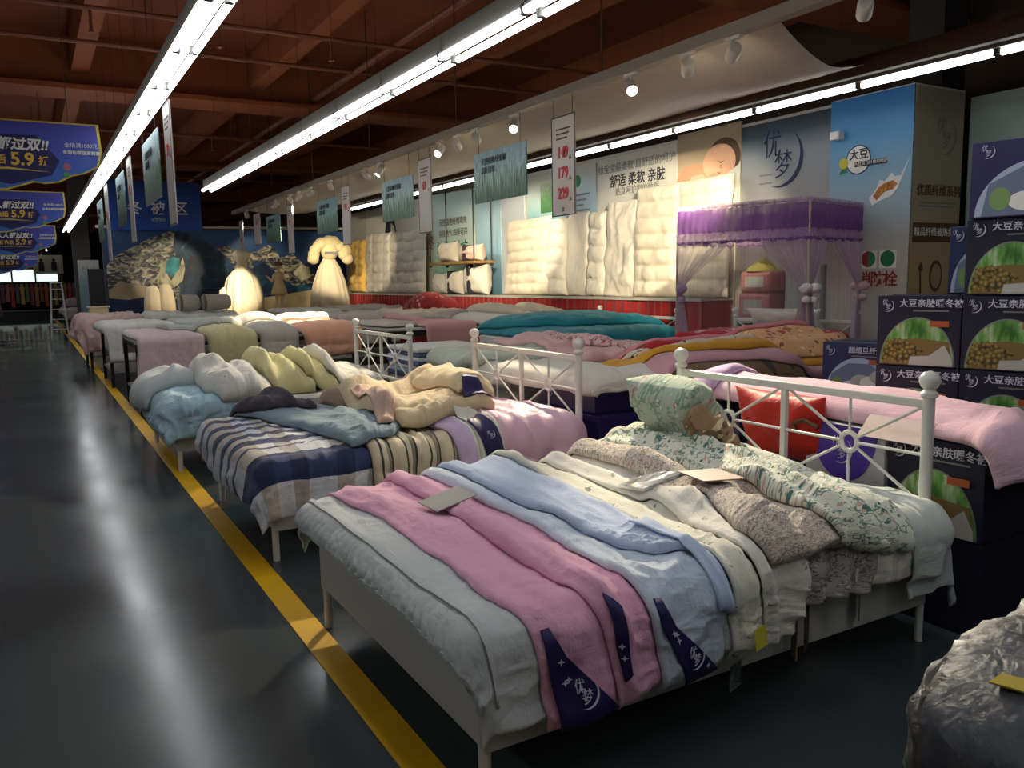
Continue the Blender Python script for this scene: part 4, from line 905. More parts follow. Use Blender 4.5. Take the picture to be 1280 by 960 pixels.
P1.lay('quilt', [(2.3, 3.95, 2.62, 3.95), (2.3, 3.2, 2.6, 3.2), (2.2, 2.6, 2.5, 2.6), (2.09, 2.15, 2.32, 2.15), (2.12, 1.95, 2.3, 1.95), (2.15, 1.75, 2.28, 1.78)], .055, F_cream, 'pale sprig print quilt hanging down between twig and ditsy prints', ridges=1.6, ramp=.03, seed=11.0, wr=.016)
P1.lay('quilt', [(2.5, 3.92, 3.0, 3.95), (2.5, 3.3, 2.96, 3.3), (2.4, 2.75, 2.85, 2.75), (2.24, 2.3, 2.68, 2.3), (2.15, 2.1, 2.60, 2.08), (2.18, 2.01, 2.56, 2.0)], .05, F_ditsy, 'beige pink quilt with a tiny dense floral print on the nearest bed', ridges=1.6, ramp=.03, seed=12.0, wr=.014)
P1.lay('quilt', [(2.95, 3.75, 3.2, 3.7), (2.9, 3.2, 3.2, 3.2), (2.82, 2.6, 3.12, 2.6), (2.72, 2.2, 2.99, 2.2), (2.68, 1.99, 2.9, 1.96)], .06, F_greenb, 'grey green leaf print quilt nearest the headboard of the nearest bed', ridges=1.6, ramp=.035, seed=13.0, wr=.016)
P1.lay('quilt', [(2.72, 3.95, 3.12, 3.95), (2.7, 3.3, 3.06, 3.3), (2.62, 2.75, 2.96, 2.75), (2.50, 2.34, 2.86, 2.36), (2.46, 2.08, 2.74, 2.05), (2.48, 2.0, 2.70, 1.98)], .06, F_green, 'rumpled quilt with a green flower print on the nearest bed', ridges=3.1, ramp=.03, seed=14.0, wr=.018)
c = P1.card('plastic_packet', 2.34, 2.80, .30, .20, 1.35, film('clear_packet', alpha=0.35), None, .012, .014, 'clear plastic packet shining on the sprig print quilt', 'packet')
c = P1.card('product_card', 2.42, 2.52, .26, .18, 1.25, mat('card_pinkbeige', '8f7468', 0.5), None, .016, .005, 'pinkish beige product card beside the shining packet', 'card')
def hang_tag(x, y, z, w_, h_, m, label, rz=0.0):
    o = MB().box((0, 0, -h_ / 2), (w_, 0.004, h_), rz).obj('hang_tag', m); o.location = (x, y, z); tag(o, label, 'tag'); return o
hang_tag(2.335, 1.99, 0.36, 0.05, 0.17, m_card, 'kraft hang tag below the ditsy quilt, left one', 1.1)
hang_tag(2.40, 1.99, 0.40, 0.07, 0.19, mat('card_darkbrown', '4a3a2a', 0.7), 'dark brown card hanging against the side rail of the nearest bed', 0.5)
hang_tag(2.74, 2.02, 0.41, 0.06, 0.17, mat('card_greybrown', '6a6250', 0.7), 'grey brown card hanging below the lace coverlet', 0.6)
hang_tag(2.0, 1.95, 0.275, 0.08, 0.09, film('clear_packet'), 'clear plastic sleeve hanging below the twig print quilt', 0.3)
hang_tag(2.61, 1.93, 0.50, 0.05, 0.05, m_paper, 'small white care label below the ditsy quilt', 0.2)
M = Matrix.Translation((3.02, 3.40, 0.87)) @ Matrix.Rotation(-0.75, 4, 'Y') @ frame_M((0, 0, 0), (0, -1, 0), (0, 0, 1))
F_pil = fprint('print_rose_teal', 'a9b8a8', ['b46a62', 'c9a9a0', 'd8d2bc', '7f9a8c'], 20, 0.32, '7d9a80', 26, 0.5)
pl = empty('floral_pillow', (3.02, 3.40, 0.72)); tag(pl, 'greenish rose print pillow with lace corner against the nearest headboard', 'pillow')
cushion('pillow_body', 0.56, 0.42, 0.28, F_pil, parent_inv(pl) @ M, pl, seed=2.0, wr=.03, pinch=.05, sq=3.0)
F_lacebr = fprint('print_lace_brown', '9a7f62', ['d8c9a8', '6d5642'], 22, 0.4)
cushion('lace_ruffle', 0.22, 0.34, 0.10, F_lacebr, parent_inv(pl) @ M @ Matrix.Translation((0.27, -0.02, 0.06)) @ Matrix.Rotation(0.3, 4, 'Z'), pl, seed=5.0, wr=.05)

# ---------------------------------------------------------------- bed 2
iron_bed(1.09, 4.68, 2.17, 1.6, 'second white iron bed, with a navy plaid quilt over its foot')
mattress(1.13, 3.22, 4.71, 6.25, 0.425, 0.565, 'mattress of the second bed, hidden under navy plaid and beige quilts')
P2 = Pile(1.09, 3.24, 4.68, 6.28, 0.575, 0.07, 0.10); P2.hi = 1.5; P2.cr = 0.012
P2.lay('quilt', [(.86, 6.5, 1.95, 6.4), (.80, 5.8, 1.9, 5.8), (.80, 5.2, 1.85, 5.2), (.82, 4.7, 1.75, 4.7), (.88, 4.33, 1.66, 4.38)], .04, F_navyplaid, 'navy, white and taupe plaid quilt over the foot of the second bed', wr=.012, seed=21, wave=.02)
P2.lay('quilt', [(1.75, 5.6, 2.6, 5.6), (1.72, 5.0, 2.5, 5.0), (1.68, 4.68, 2.42, 4.68), (1.68, 4.42, 2.38, 4.44)], .05, F_ruffle, 'brown and beige striped ruffled quilt hanging from the second bed', ridges=8, ramp=.02, seed=22, wave=.04, wl=.09)
P2.lay('quilt', [(2.2, 5.4, 2.62, 5.4), (2.2, 4.95, 2.6, 4.95), (2.22, 4.66, 2.58, 4.66), (2.26, 4.40, 2.56, 4.42)], .03, F_rainbow, 'thin quilt with pastel rainbow bands under the lilac one', ridges=2, ramp=.02, seed=23)
q = P2.lay('quilt', [(2.62, 6.4, 3.2, 6.4), (2.58, 5.6, 3.22, 5.6), (2.52, 5.0, 3.22, 5.0), (2.46, 4.62, 3.24, 4.62), (2.5, 4.40, 3.2, 4.42)], .12, F_lilac, 'puffy lilac pink satin quilt at the head of the second bed', wr=.02, seed=24, wf=(9, 2))
P2.lay('quilt', [(1.2, 6.5, 2.25, 6.5), (1.38, 5.9, 2.2, 5.9), (1.5, 5.3, 2.16, 5.4), (1.55, 4.92, 2.02, 4.95), (1.58, 4.66, 1.86, 4.68)], .04, F_slate, 'slate blue quilt turned back beside the navy plaid', fill=50, wr=.005, ridges=1.2, ramp=.02, seed=25)
P2.lay('quilt', [(1.15, 6.6, 1.7, 6.55), (1.25, 6.3, 1.75, 6.3), (1.4, 6.0, 1.8, 6.05)], .05, F_charcoal, 'charcoal quilt peeping out behind the slate blue one', ridges=2, ramp=.04, seed=26, wr=.03)
P2.lay('quilt', [(1.95, 6.6, 3.15, 6.55), (1.92, 6.3, 3.2, 6.3), (2.0, 5.95, 3.15, 6.0)], .15, F_khaki, 'rolled khaki comforter along the far side of the second bed', ridges=1.2, ramp=.03, seed=27, wr=.03, cell=.3, puff=.03)
P2.lay('quilt', [(2.0, 6.15, 2.95, 6.1), (1.96, 5.7, 2.95, 5.7), (1.95, 5.3, 2.86, 5.35), (1.95, 5.0, 2.72, 5.02), (1.98, 4.80, 2.66, 4.84)], .10, F_beige, 'thick beige comforter glowing under a spotlight on the second bed', fill=60, wr=.006, seed=28, cell=.36, puff=.045)
q = P2.lay('quilt', [(2.5, 5.9, 2.95, 5.9), (2.5, 5.5, 2.92, 5.5), (2.46, 5.15, 2.82, 5.15), (2.44, 4.95, 2.74, 4.97)], .10, F_beige, 'folded corner of beige comforter showing a dark purple patch', fill=40, wr=.01, seed=29, cell=.3, puff=.03)
purple_patch(P2, q, [(2.44, 4.86), (2.66, 4.86), (2.62, 5.0), (2.5, 5.0)], 0)
P2.lay('quilt', [(2.02, 5.9, 2.16, 5.9), (1.98, 5.5, 2.13, 5.5), (1.9, 5.1, 2.05, 5.1), (1.80, 4.78, 1.92, 4.82)], .015, F_peach, 'dusty peach quilt edge between the slate blue and beige quilts', ridges=1, ramp=.02, seed=30)
q = P2.lay('quilt', [(2.34, 4.82, 2.5, 4.82), (2.34, 4.66, 2.5, 4.66), (2.38, 4.44, 2.52, 4.45)], .02, F_white2, 'white quilt end with a purple band on the side of the second bed', seed=31)
purple_patch(P2, q, [(2.34, 4.66), (2.46, 4.72), (2.52, 4.5), (2.44, 4.48)], 0, (0, 0.02, .05))

# ---------------------------------------------------------------- bed 3
iron_bed(0.98, 7.45, 2.2, 1.6, 'third white iron bed, with a pale blue quilt over its foot')
mattress(1.02, 3.14, 7.48, 9.0, 0.425, 0.565, 'mattress of the third bed, hidden under pale blue and cream quilts')
P3 = Pile(0.98, 3.16, 7.45, 9.05, 0.575, 0.07, 0.12); P3.cr = 0.016; P3.hi = 1.4
P3.lay('quilt', [(.74, 9.2, 1.8, 9.1), (.72, 8.4, 1.8, 8.4), (.70, 7.8, 1.75, 7.8), (.72, 7.45, 1.7, 7.45), (.80, 7.12, 1.62, 7.2)], .05, F_babyblue, 'pale blue quilt over the foot of the third bed', wr=.03, seed=41, wave=.03, ridges=2, ramp=.03)
P3.lay('quilt', [(.86, 8.8, 1.4, 8.8), (.84, 8.3, 1.45, 8.3), (.86, 7.95, 1.5, 7.95)], .13, F_white, 'white folded quilt on the far foot corner of the third bed', wr=.02, ridges=1.5, ramp=.05, seed=42)
P3.lay('quilt', [(1.28, 8.5, 1.9, 8.5), (1.24, 8.0, 1.92, 8.0), (1.28, 7.6, 1.86, 7.6), (1.36, 7.38, 1.78, 7.38)], .20, fprint('print_white_floral', 'd3d1ca', ['b9a9a4', '9aa39a'], 9, .26), 'puffy white flowered comforter in the middle of the third bed', wr=.018, seed=43, edge=2.4, cell=.28, puff=.03)
P3.lay('quilt', [(1.75, 8.8, 2.25, 8.8), (1.78, 8.2, 2.3, 8.2), (1.8, 7.6, 2.26, 7.6)], .26, F_butter, 'tall folded butter yellow comforter on the third bed', wr=.015, seed=44, ridges=2, ramp=.07)
P3.lay('quilt', [(2.2, 8.7, 2.55, 8.7), (2.2, 8.2, 2.6, 8.2), (2.2, 7.65, 2.5, 7.65)], .22, F_butter, 'second butter yellow comforter, standing nearer the headboard', wr=.015, ridges=1.6, ramp=.05, seed=45)
P3.lay('quilt', [(2.3, 9.0, 3.05, 9.0), (2.4, 8.4, 3.05, 8.4), (2.4, 7.7, 3.0, 7.7)], .14, F_sheet, 'white quilt heaped before the third headboard', wr=.025, seed=46)

# ---------------------------------------------------------------- beds of the second row
F_rose = fprint('print_pink_roses', 'd8b3b3', ['b4606c', 'e0c6c0', 'a98a86'], 16, .36, '8a6a68', 30, .5)
F_rosepale = fplain('cotton_rose', 'd9b3b0', 'cfa6a4'); F_mint = fprint('print_mint_stripe', 'b9c1b4', ['9aa69c'], 20, .2)
plinth(3.62, 6.15, 2.04, 1.58, .42, 'white display plinth under the pink rose prints')
P4 = Pile(3.6, 5.66, 6.1, 7.7, 0.80, 0.06, 0.08)
mattress(3.66, 5.62, 6.2, 7.7, 0.425, 0.78, 'thick mattress under the pink rose print quilts')
P4.lay('quilt', [(3.42, 7.8, 5.0, 7.8), (3.42, 6.9, 5.0, 6.9), (3.42, 6.1, 4.9, 6.1)], .03, F_sheet, 'plain white sheet under the mint and rose quilts', wr=.02, seed=51, wave=.03, wl=.3, ridges=2, ramp=.02)
P4b = Pile(3.44, 4.0, 4.74, 6.1, 0.875, 0.05, 0.06)
P4b.lay('quilt', [(3.30, 6.15, 4.1, 6.15), (3.28, 5.6, 4.1, 5.6), (3.31, 5.1, 4.1, 5.1), (3.30, 4.74, 4.05, 4.74), (3.36, 4.62, 4.0, 4.62)], .015, F_sheet, 'white lace edged cloth hanging over dark boxes behind the second headboard', wr=.012, seed=50, wave=.04, wl=.3)
P4.lay('quilt', [(3.5, 7.7, 4.6, 7.7), (3.5, 7.1, 4.6, 7.1), (3.55, 6.6, 4.5, 6.6)], .06, F_mint, 'pale mint striped quilt on the white lace cloth', wr=.02, seed=52, ridges=3, ramp=.03)
P4.lay('quilt', [(4.2, 7.7, 5.0, 7.7), (4.2, 7.0, 5.0, 7.0), (4.25, 6.5, 4.9, 6.4), (4.35, 6.15, 4.8, 6.1)], .07, F_rosepale, 'plain rose pink quilt beside the rose print one', wr=.02, seed=53, ridges=2, ramp=.03)
P4.lay('quilt', [(4.5, 7.95, 5.6, 7.95), (4.7, 7.2, 5.65, 7.2), (4.8, 6.5, 5.7, 6.5), (4.9, 6.1, 5.7, 6.05), (4.95, 5.85, 5.7, 5.8)], .08, F_rose, 'quilt with a dense pink rose print before the teal quilt', wr=.02, seed=54, ridges=2, ramp=.03)
c = P4b.card('printed_sheet', 3.86, 4.76, .36, .24, 0.15, m_paper, None, 0.008, .004, 'white printed sheet on the edge of the lace cloth behind the second headboard', 'label')
# stack of dark purple gift boxes behind the second headboard is built further down
plinth(4.12, 4.5, 1.95, 1.5, .42, 'white display plinth under the heap of coloured blankets')
mattress(4.14, 6.05, 4.54, 5.98, 0.425, 0.785, 'thick mattress under the heap of coloured blankets')
P5 = Pile(4.1, 6.08, 4.5, 6.0, 0.80, 0.06, 0.08)
F_dots = fprint('print_navy_dots', '1e2440', ['d8d8e0'], 26, .22); F_bstripe = fstripe('blue_stripe', [(0, '8fa3b8'), (0.4, 'd5dade'), (0.55, '6f86a4'), (0.8, 'c9d0d6')], .12, 1)
F_mauve = fplain('cotton_mauve', 'c99aa4', 'bd8e9a'); F_must = fplain('fleece_mustard', 'cf9a2c', 'c08c24'); F_dalm = fprint('print_dalmatian', 'd6c9b4', ['2c2622', 'b0a08c'], 12, .3, '4a3f36', 14, .4)
F_redb = fplain('fleece_red', 'b32a32', 'a3222a'); F_pinkb = fplain('fleece_pink', 'd98a92', 'cf7f88'); F_orfl = fprint('print_orange_floral', 'd9a878', ['b8482c', 'e6cfa0', '8f5a3a'], 12, .4); F_brownc = fprint('print_brown_camo', '6d5638', ['3a3024', '8a7448'], 8, .45)
P5.lay('quilt', [(4.064, 4.17, 4.064, 4.87), (4.546, 4.14, 4.546, 4.82), (5.072, 4.17, 5.072, 4.82)], .03, F_dots, 'navy dotted bed skirt showing under the heap of blankets', seed=61, wave=.02)
P5.lay('quilt', [(4.02, 4.37, 4.02, 5.02), (4.546, 4.32, 4.546, 5.02), (5.16, 4.36, 5.16, 5.02)], .05, F_bstripe, 'blue and white striped blanket above the dotted bed skirt', seed=62, ridges=2, ramp=.02)
P5.lay('quilt', [(4.064, 4.44, 4.064, 5.12), (4.634, 4.4, 4.634, 5.12), (5.248, 4.38, 5.248, 5.02)], .05, F_brownc, 'brown patterned blanket low in the coloured heap', seed=63)
P5.lay('quilt', [(4.02, 4.57, 4.02, 5.52), (4.722, 4.48, 4.722, 5.42), (5.686, 4.42, 5.686, 5.22), (5.993, 4.42, 5.993, 5.12)], .06, F_mauve, 'mauve blanket under the mustard one', seed=64)
P5.lay('quilt', [(4.02, 4.87, 4.02, 5.62), (4.722, 4.68, 4.722, 5.52), (5.598, 4.54, 5.598, 5.32), (6.037, 4.52, 6.037, 5.12)], .06, F_must, 'mustard yellow fleece blanket in the coloured heap', seed=65)
P5.lay('quilt', [(4.283, 5.12, 4.283, 5.82), (4.985, 4.86, 4.985, 5.62), (5.686, 4.68, 5.686, 5.42), (6.168, 4.62, 6.168, 5.22)], .06, F_dalm, 'cream blanket with dark brown spots in the coloured heap', seed=66, ridges=1)
P5.lay('quilt', [(4.458, 5.37, 4.458, 5.92), (5.16, 5.12, 5.16, 5.82), (5.862, 4.92, 5.862, 5.52), (6.256, 4.77, 6.256, 5.32)], .06, F_redb, 'bright red fleece blanket in the coloured heap', seed=67)
P5.lay('quilt', [(5.335, 4.67, 5.335, 5.32), (5.862, 4.54, 5.862, 5.22), (6.3, 4.52, 6.3, 5.02)], .07, F_orfl, 'orange flowered blanket folded at the head end of the heap', seed=68)
P5.lay('quilt', [(4.458, 5.52, 4.458, 6.17), (5.16, 5.32, 5.16, 6.12), (5.862, 5.12, 5.862, 5.82), (6.282, 4.97, 6.282, 5.52)], .06, F_pinkb, 'salmon pink fleece blanket topmost in the coloured heap', seed=69)
iron_bed(5.25, 8.3, 2.1, 1.75, 'white bed of the second row under the teal quilt', foot_panel=False)
mattress(5.28, 7.3, 8.34, 10.0, 0.425, 0.85, 'thick mattress under the teal quilt')
P6 = Pile(5.25, 7.3, 8.3, 10.05, 0.86, 0.06, 0.08)
F_teal = fplain('satin_teal', '1f8a98', '177c8c', rough=.6)
P6.lay('quilt', [(5.3, 10.1, 7.2, 10.1), (5.3, 9.2, 7.25, 9.2), (5.3, 8.3, 7.3, 8.3), (5.4, 7.95, 7.2, 7.95)], .12, F_teal, 'thick teal satin quilt, lower layer on its bed', seed=71, wr=.02, edge=2.2)
P6.lay('quilt', [(5.3, 10.1, 7.2, 10.1), (5.4, 9.3, 7.3, 9.2), (5.9, 8.7, 7.35, 8.5)], .14, F_teal, 'folded teal satin quilt on top of the lower teal layer', seed=72, wr=.02, edge=2.2)
# a corner of bed clothes behind the teal bed

# ================================================================ GIFT BOXES
m_box = mat('carton_midnight', '12112c', 0.65, var=0.1); m_box2 = mat('carton_purple', '1f1650', 0.45, var=0.08); m_box3 = mat('carton_blue', '1c2656', 0.45, var=0.08)
m_beans = noisemat('print_beans_yellow', [(0.0, 'b09a50'), (0.4, '85702f'), (0.75, '33290f')], 52, vor=True)
m_field = noisemat('print_field', [(0.35, '2f6a20'), (0.5, '6aa04a'), (0.65, 'b4c9a4')], 9, 4, (1, 2.5, 0.8))
m_wood = mat('print_wood', '7d6434', 0.6); m_clothp = mat('print_cloth', 'b4b4ac', 0.6); m_orange = mat('print_orange', 'b0562c', 0.6)
def soy_front(o, M, w_, h_):
    R = w_ * 0.44; base = -h_ * 0.48
    arch = [(x, base + y) for x, y in disc(0, 0, R, n=26, a0=0, a1=PI, ry=h_ * 0.66)]
    flat('picture_rim', [(x * 1.03, base + (y - base) * 1.03) for x, y in arch], m_grey, M, o, z=0.001)
    flat('printed_field', arch, m_field, M, o, z=0.003)
    clip = lambda f: h_ * 0.66 * math.sqrt(max(0, 1 - f * f)) + base
    flat('printed_table', [(-R * .96, base), (R * .96, base), (R * .86, base + h_ * .34), (0, base + h_ * .38), (-R * .86, base + h_ * .34)], m_wood, M, o, z=0.005)
    flat('printed_soybeans', [(-R * .97, base + h_ * .05), (-R * .1, base), (-R * .05, base + h_ * .12), (R * .2, base + h_ * .2), (-R * .1, base + h_ * .3), (-R * .5, base + h_ * .38), (-R * .86, base + h_ * .33)], m_beans, M, o, z=0.007)
    flat('printed_cloth', [(-R * .2, base), (R * .98, base), (R * .97, base + h_ * .1), (R * .75, base + h_ * .3), (R * .35, base + h_ * .14), (-R * .15, base + h_ * .12)], m_clothp, M, o, z=0.009)
    flat('orange_label', rect(R * .35, base + h_ * .55, R * .85, base + h_ * .63), m_orange, M, o, z=0.011)
    emblem(M, -w_ * .36, h_ * .36, h_ * .17, m_silver, o, z=0.019)
    text('大豆亲肤暖冬被', h_ * .12, m_silver, M, w_ * .16, h_ * .39, o, bold=0.0005, z=0.019); bars(o, M, -w_ * .06, h_ * .3, w_ * .42, 1, 0.1, m_grey, 0.008)
def pillow_front(o, M, w_, h_):
    R = w_ * 0.46; base = -h_ * 0.48
    flat('picture_rim', [(x, base + y) for x, y in disc(0, 0, R, n=26, a0=0, a1=PI, ry=h_ * 0.72)], mat('print_paleblue', 'a9b4c8', 0.6), M, o, z=0.001)
    flat('printed_room', [(-R * .9, base), (R * .9, base), (R * .8, base + h_ * .42), (R * .3, base + h_ * .62), (-R * .3, base + h_ * .62), (-R * .8, base + h_ * .42)], mat('print_roomblue', '6b7590', 0.6), M, o, z=0.003)
    for k in range(4): flat('printed_pillow', disc(-R * .2 + R * .28 * k, base + h_ * (.18 + .07 * (k % 2) + .05 * k), R * .3, ry=h_ * .13), (m_white, m_clothp)[k % 2], M, o, z=0.005 + .002 * k)
    flat('printed_plant', disc(-R * .62, base + h_ * .22, R * .16, ry=h_ * .15), mat('print_leafgreen', '7a9a5a', 0.6), M, o, z=0.005)
    flat('orange_label', rect(R * .3, base + h_ * .62, R * .8, base + h_ * .7), m_orange, M, o, z=0.015)
    emblem(M, -w_ * .38, h_ * .36, h_ * .17, m_silver, o, z=0.019); text('超细旦纤外被', h_ * .12, m_silver, M, w_ * .14, h_ * .37, o, bold=0.0006, z=0.019); bars(o, M, -w_ * .1, h_ * .28, w_ * .4, 1, .1, m_grey, .008)
def round_front(o, M, w_, h_):
    flat('half_disc', [(x, h_ * .5 + y) for x, y in disc(0, 0, w_ * .42, n=24, a0=PI, a1=2 * PI, ry=h_ * .66)], m_purple2, M, o, z=0.002)
    emblem(M, -w_ * .02, h_ * .2, h_ * .3, m_silver, o); text('优梦床品', h_ * .1, m_navy, M, w_ * .12, -h_ * .34, o)
def plain_front(o, M, w_, h_):
    emblem(M, -w_ * .3, -h_ * .1, h_ * .3, m_silver, o)
    flat('carry_slot', rect(-w_ * .06, h_ * .2, w_ * .2, h_ * .3), m_grey, M, o, z=0.001)
m_purple2 = mat('print_violet', '4a2fa0', 0.5, var=0)
def gift_box(x, y, z, w_, d, h_, ang, m, front, label, group=None, name='gift_box'):
    """carton whose printed face looks along local -x; w_ along the face"""
    o = empty(name, (x, y, z), ang); tag(o, label, 'box', group)
    MB().box((d / 2, 0, h_ / 2), (d, w_, h_)).obj('carton', m, o, bevel=0.004)
    MB().box((d / 2, 0, h_ - 0.001), (0.05, w_ - 0.01, 0.006)).obj('packing_tape', m_edge, o)
    if front:
        R = Matrix.Translation((x, y, z)) @ Matrix.Rotation(ang, 4, 'Z')
        front(o, R @ frame_M((-0.0005, 0, h_ / 2), (0, -1, 0), (0, 0, 1)), w_, h_)
    return o
A0 = math.radians(15)
fx, fy = -math.sin(A0), math.cos(A0)          # along the printed faces, away from the aisle mouth
B0 = Vector((4.02, 2.44, 0))
def bpos(k, dx=0.0): return (B0.x - fx * (0.2075 + 0.415 * k) * 1 + math.cos(A0) * dx, B0.y - fy * (0.2075 + 0.415 * k) + math.sin(A0) * dx)
bh = 0.37
names = ['bottom', 'second', 'third', 'fourth']
for col in (-1, 0, 1):
    for lv in range(4):
        x, y = bpos(col)
        gift_box(x, y, lv * bh, 0.41, 0.42, bh - 0.004, A0, m_box, soy_front,
                 'midnight soybean gift box, %s layer, %s column of the tall stack' % (('lowest', 'second', 'third', 'fourth')[lv], {-1: 'deepest', 0: 'middle', 1: 'nearest'}[col]), 'soybean gift boxes in the tall stack')
x, y = bpos(0.0); gift_box(x, y, 4 * bh, 0.41, 0.42, bh - 0.004, A0, m_box, soy_front, 'midnight soybean gift box alone on the fifth layer, right below the pillow print box', 'soybean gift boxes in the tall stack')
x, y = bpos(1.0); gift_box(x, y, 4 * bh, 0.41, 0.42, bh - 0.004, A0, m_box, soy_front, 'midnight soybean gift box on the fifth layer at the right edge of the frame', 'soybean gift boxes in the tall stack')
x, y = bpos(0.28, -0.02); gift_box(x, y, 5 * bh, 0.62, 0.44, 0.36, A0, m_box2, pillow_front, 'large purple box with a pillow picture on top of the tall stack')
x, y = bpos(-0.42, 0.24); gift_box(x, y, 4 * bh, 0.36, 0.18, bh - 0.02, A0, m_box3, pillow_front, 'blue box with pillow picture set back on the tall stack, partly hidden')
for lv in range(3):
    gift_box(4.72, 3.55, lv * 0.38, 0.5, 0.4, 0.376, A0, m_box3, pillow_front, 'blue pillow print box, %s of the low stack between heap and soybean boxes' % ('lowest', 'middle', 'topmost')[lv], 'blue boxes in the low stack')
# boxes right behind the nearest headboard, carrying the lavender quilt
for k, (yy, m_, fr, lb, hh) in enumerate(((2.18, m_box, soy_front, 'midnight soybean box right behind the nearest headboard post', .42), (2.66, mat('carton_white', 'b9b9bd', .5), round_front, 'white box with a violet half circle behind the nearest headboard', .42), (3.16, m_box2, None, 'purple box behind the nearest headboard under a red pillow', .32))):
    gift_box((3.44, 3.44, 3.58)[k], yy, 0.43, 0.46, 0.42, hh, 0.0, m_, fr, lb)
    gift_box((3.44, 3.44, 3.58)[k], yy, 0.0, 0.46, 0.42, 0.426, 0.0, m_box, plain_front, 'dark box on the floor below the %s' % ('soybean box behind the headboard post', 'white violet box', 'red pillow box')[k])
gift_box(3.52, 3.64, 0.0, 0.4, 0.42, 0.8, 0.0, m_box3, None, 'tall dark blue carton left of the red pillow behind the headboard')
rp = empty('red_pillow', (3.5, 3.06, 0.59)); tag(rp, 'bright red satin pillow in front of the boxes behind the nearest headboard', 'pillow')
F_red = fplain('satin_red', 'c3281c', 'a81f16', rough=.5)
cushion('pillow_body', 0.62, 0.40, 0.2, F_red, parent_inv(rp) @ Matrix.Translation((3.47, 3.06, 0.79)) @ Matrix.Rotation(-0.3, 4, 'Y') @ frame_M((0, 0, 0), (0, -1, 0), (0, 0, 1)), rp, seed=8, wr=.02)
MB().path([(3.37, 2.76, 0.83), (3.36, 2.84, 0.86), (3.36, 2.92, 0.83), (3.36, 2.88, 0.79)], 0.012, n=6).obj('brown_cord', m_brown); tag(bpy.data.objects['brown_cord'], 'brown cord knot lying before the red pillow', 'cord')
P7 = Pile(3.42, 3.98, 1.95, 3.75, 0.86, 0.07, 0.2)
F_lav = fplain('cotton_lavender', 'd8b4c2', 'cba6b8'); F_lav2 = fplain('cotton_lavender_dark', 'c0a4c8', 'b496be')
P7.lay('quilt', [(3.55, 3.95, 4.0, 3.95), (3.52, 3.4, 4.0, 3.4), (3.48, 2.7, 3.93, 2.7), (3.42, 2.1, 3.9, 2.1), (3.36, 1.92, 3.86, 1.92), (3.32, 1.78, 3.84, 1.8)], .11, F_lav, 'long folded pale lavender pink quilt lying on boxes behind the nearest headboard', seed=81, wr=.025, edge=2.2, ridges=1, ramp=.03)
P7.lay('quilt', [(3.55, 4.0, 3.95, 4.0), (3.5, 3.85, 3.95, 3.85), (3.5, 3.66, 3.9, 3.64)], .05, F_lav2, 'lilac quilt end folded over the left end of the lavender quilt', seed=82, wr=.02)
c = P7.card('price_label', 3.41, 2.36, .34, .13, -PI / 2, mat('sheet_pinkish', 'cbb6b2', .6), None, .01, label='paper description sheet on the lavender quilt behind the top rail', cat='label')
# dark purple boxes behind the second headboard
for k, (x, y, z, w_, h_, lb) in enumerate(((3.46, 5.16, 0.62, .74, .25, 'dark purple box topmost behind the second headboard post'), (3.42, 5.08, 0.28, .80, .335, 'dark purple box with a pale handle slot, middle of the pair behind the second headboard'), (3.38, 4.98, 0.0, .88, .275, 'dark purple box lowest behind the second headboard'))):
    gift_box(x, y, z, w_, .42, h_, 0.0, m_box2, plain_front, lb, 'purple boxes behind the second headboard')

# ================================================================ BED WITH MOSQUITO NET
A1 = math.atan2(0.31, 1.17)      # the net bed stands askew
NB = Vector((6.48, 5.47, 0))
def nb(x, y, z=0.0):
    c, s_ = math.cos(A1), math.sin(A1); return (NB.x + x * c - y * s_, NB.y + x * s_ + y * c, z)
iron_bed(NB.x, NB.y, 1.2, 1.48, 'white iron bed inside the purple mosquito net', A1, foot_panel=False, head_h=1.2)
P8 = Pile(0.02, 1.16, 0.0, 1.46, 0.95, 0.06, 0.1); P8.rot = A1; P8.org = (0, 0)
class _Sh: pass
_pos = P8.pos
P8.pos = lambda u, v, h: _pos(u, v, h) + np.array([NB.x, NB.y, 0])
mattress(0.03, 1.15, 0.03, 1.45, 0.425, 0.93, 'thick mattress inside the mosquito net', A1, nb(0.59, 0.74, 0.425))
F_redw = fprint('print_red_white', 'b02030', ['e6d8cc', '7a1420', 'd9b9a8'], 6, .5)
P8.lay('quilt', [(-.3, 1.5, .8, 1.5), (-.3, .7, .8, .7), (-.3, 0, .8, 0), (-.25, -.3, .75, -.3)], .05, F_redw, 'red and white printed quilt on the bed inside the net', seed=91, wr=.02)
nw = empty('net_pillow', nb(1.0, .7, .95)); tag(nw, 'pale grey pillow behind the net bedding', 'pillow')
cushion('pillow_body', .9, .3, .16, F_sheet, parent_inv(nw) @ Matrix.Translation(nb(.98, .72, 1.09)) @ Matrix.Rotation(A1, 4, 'Z') @ Matrix.Rotation(-.5, 4, 'Y') @ frame_M((0, 0, 0), (0, -1, 0), (0, 0, 1)), nw, seed=3)
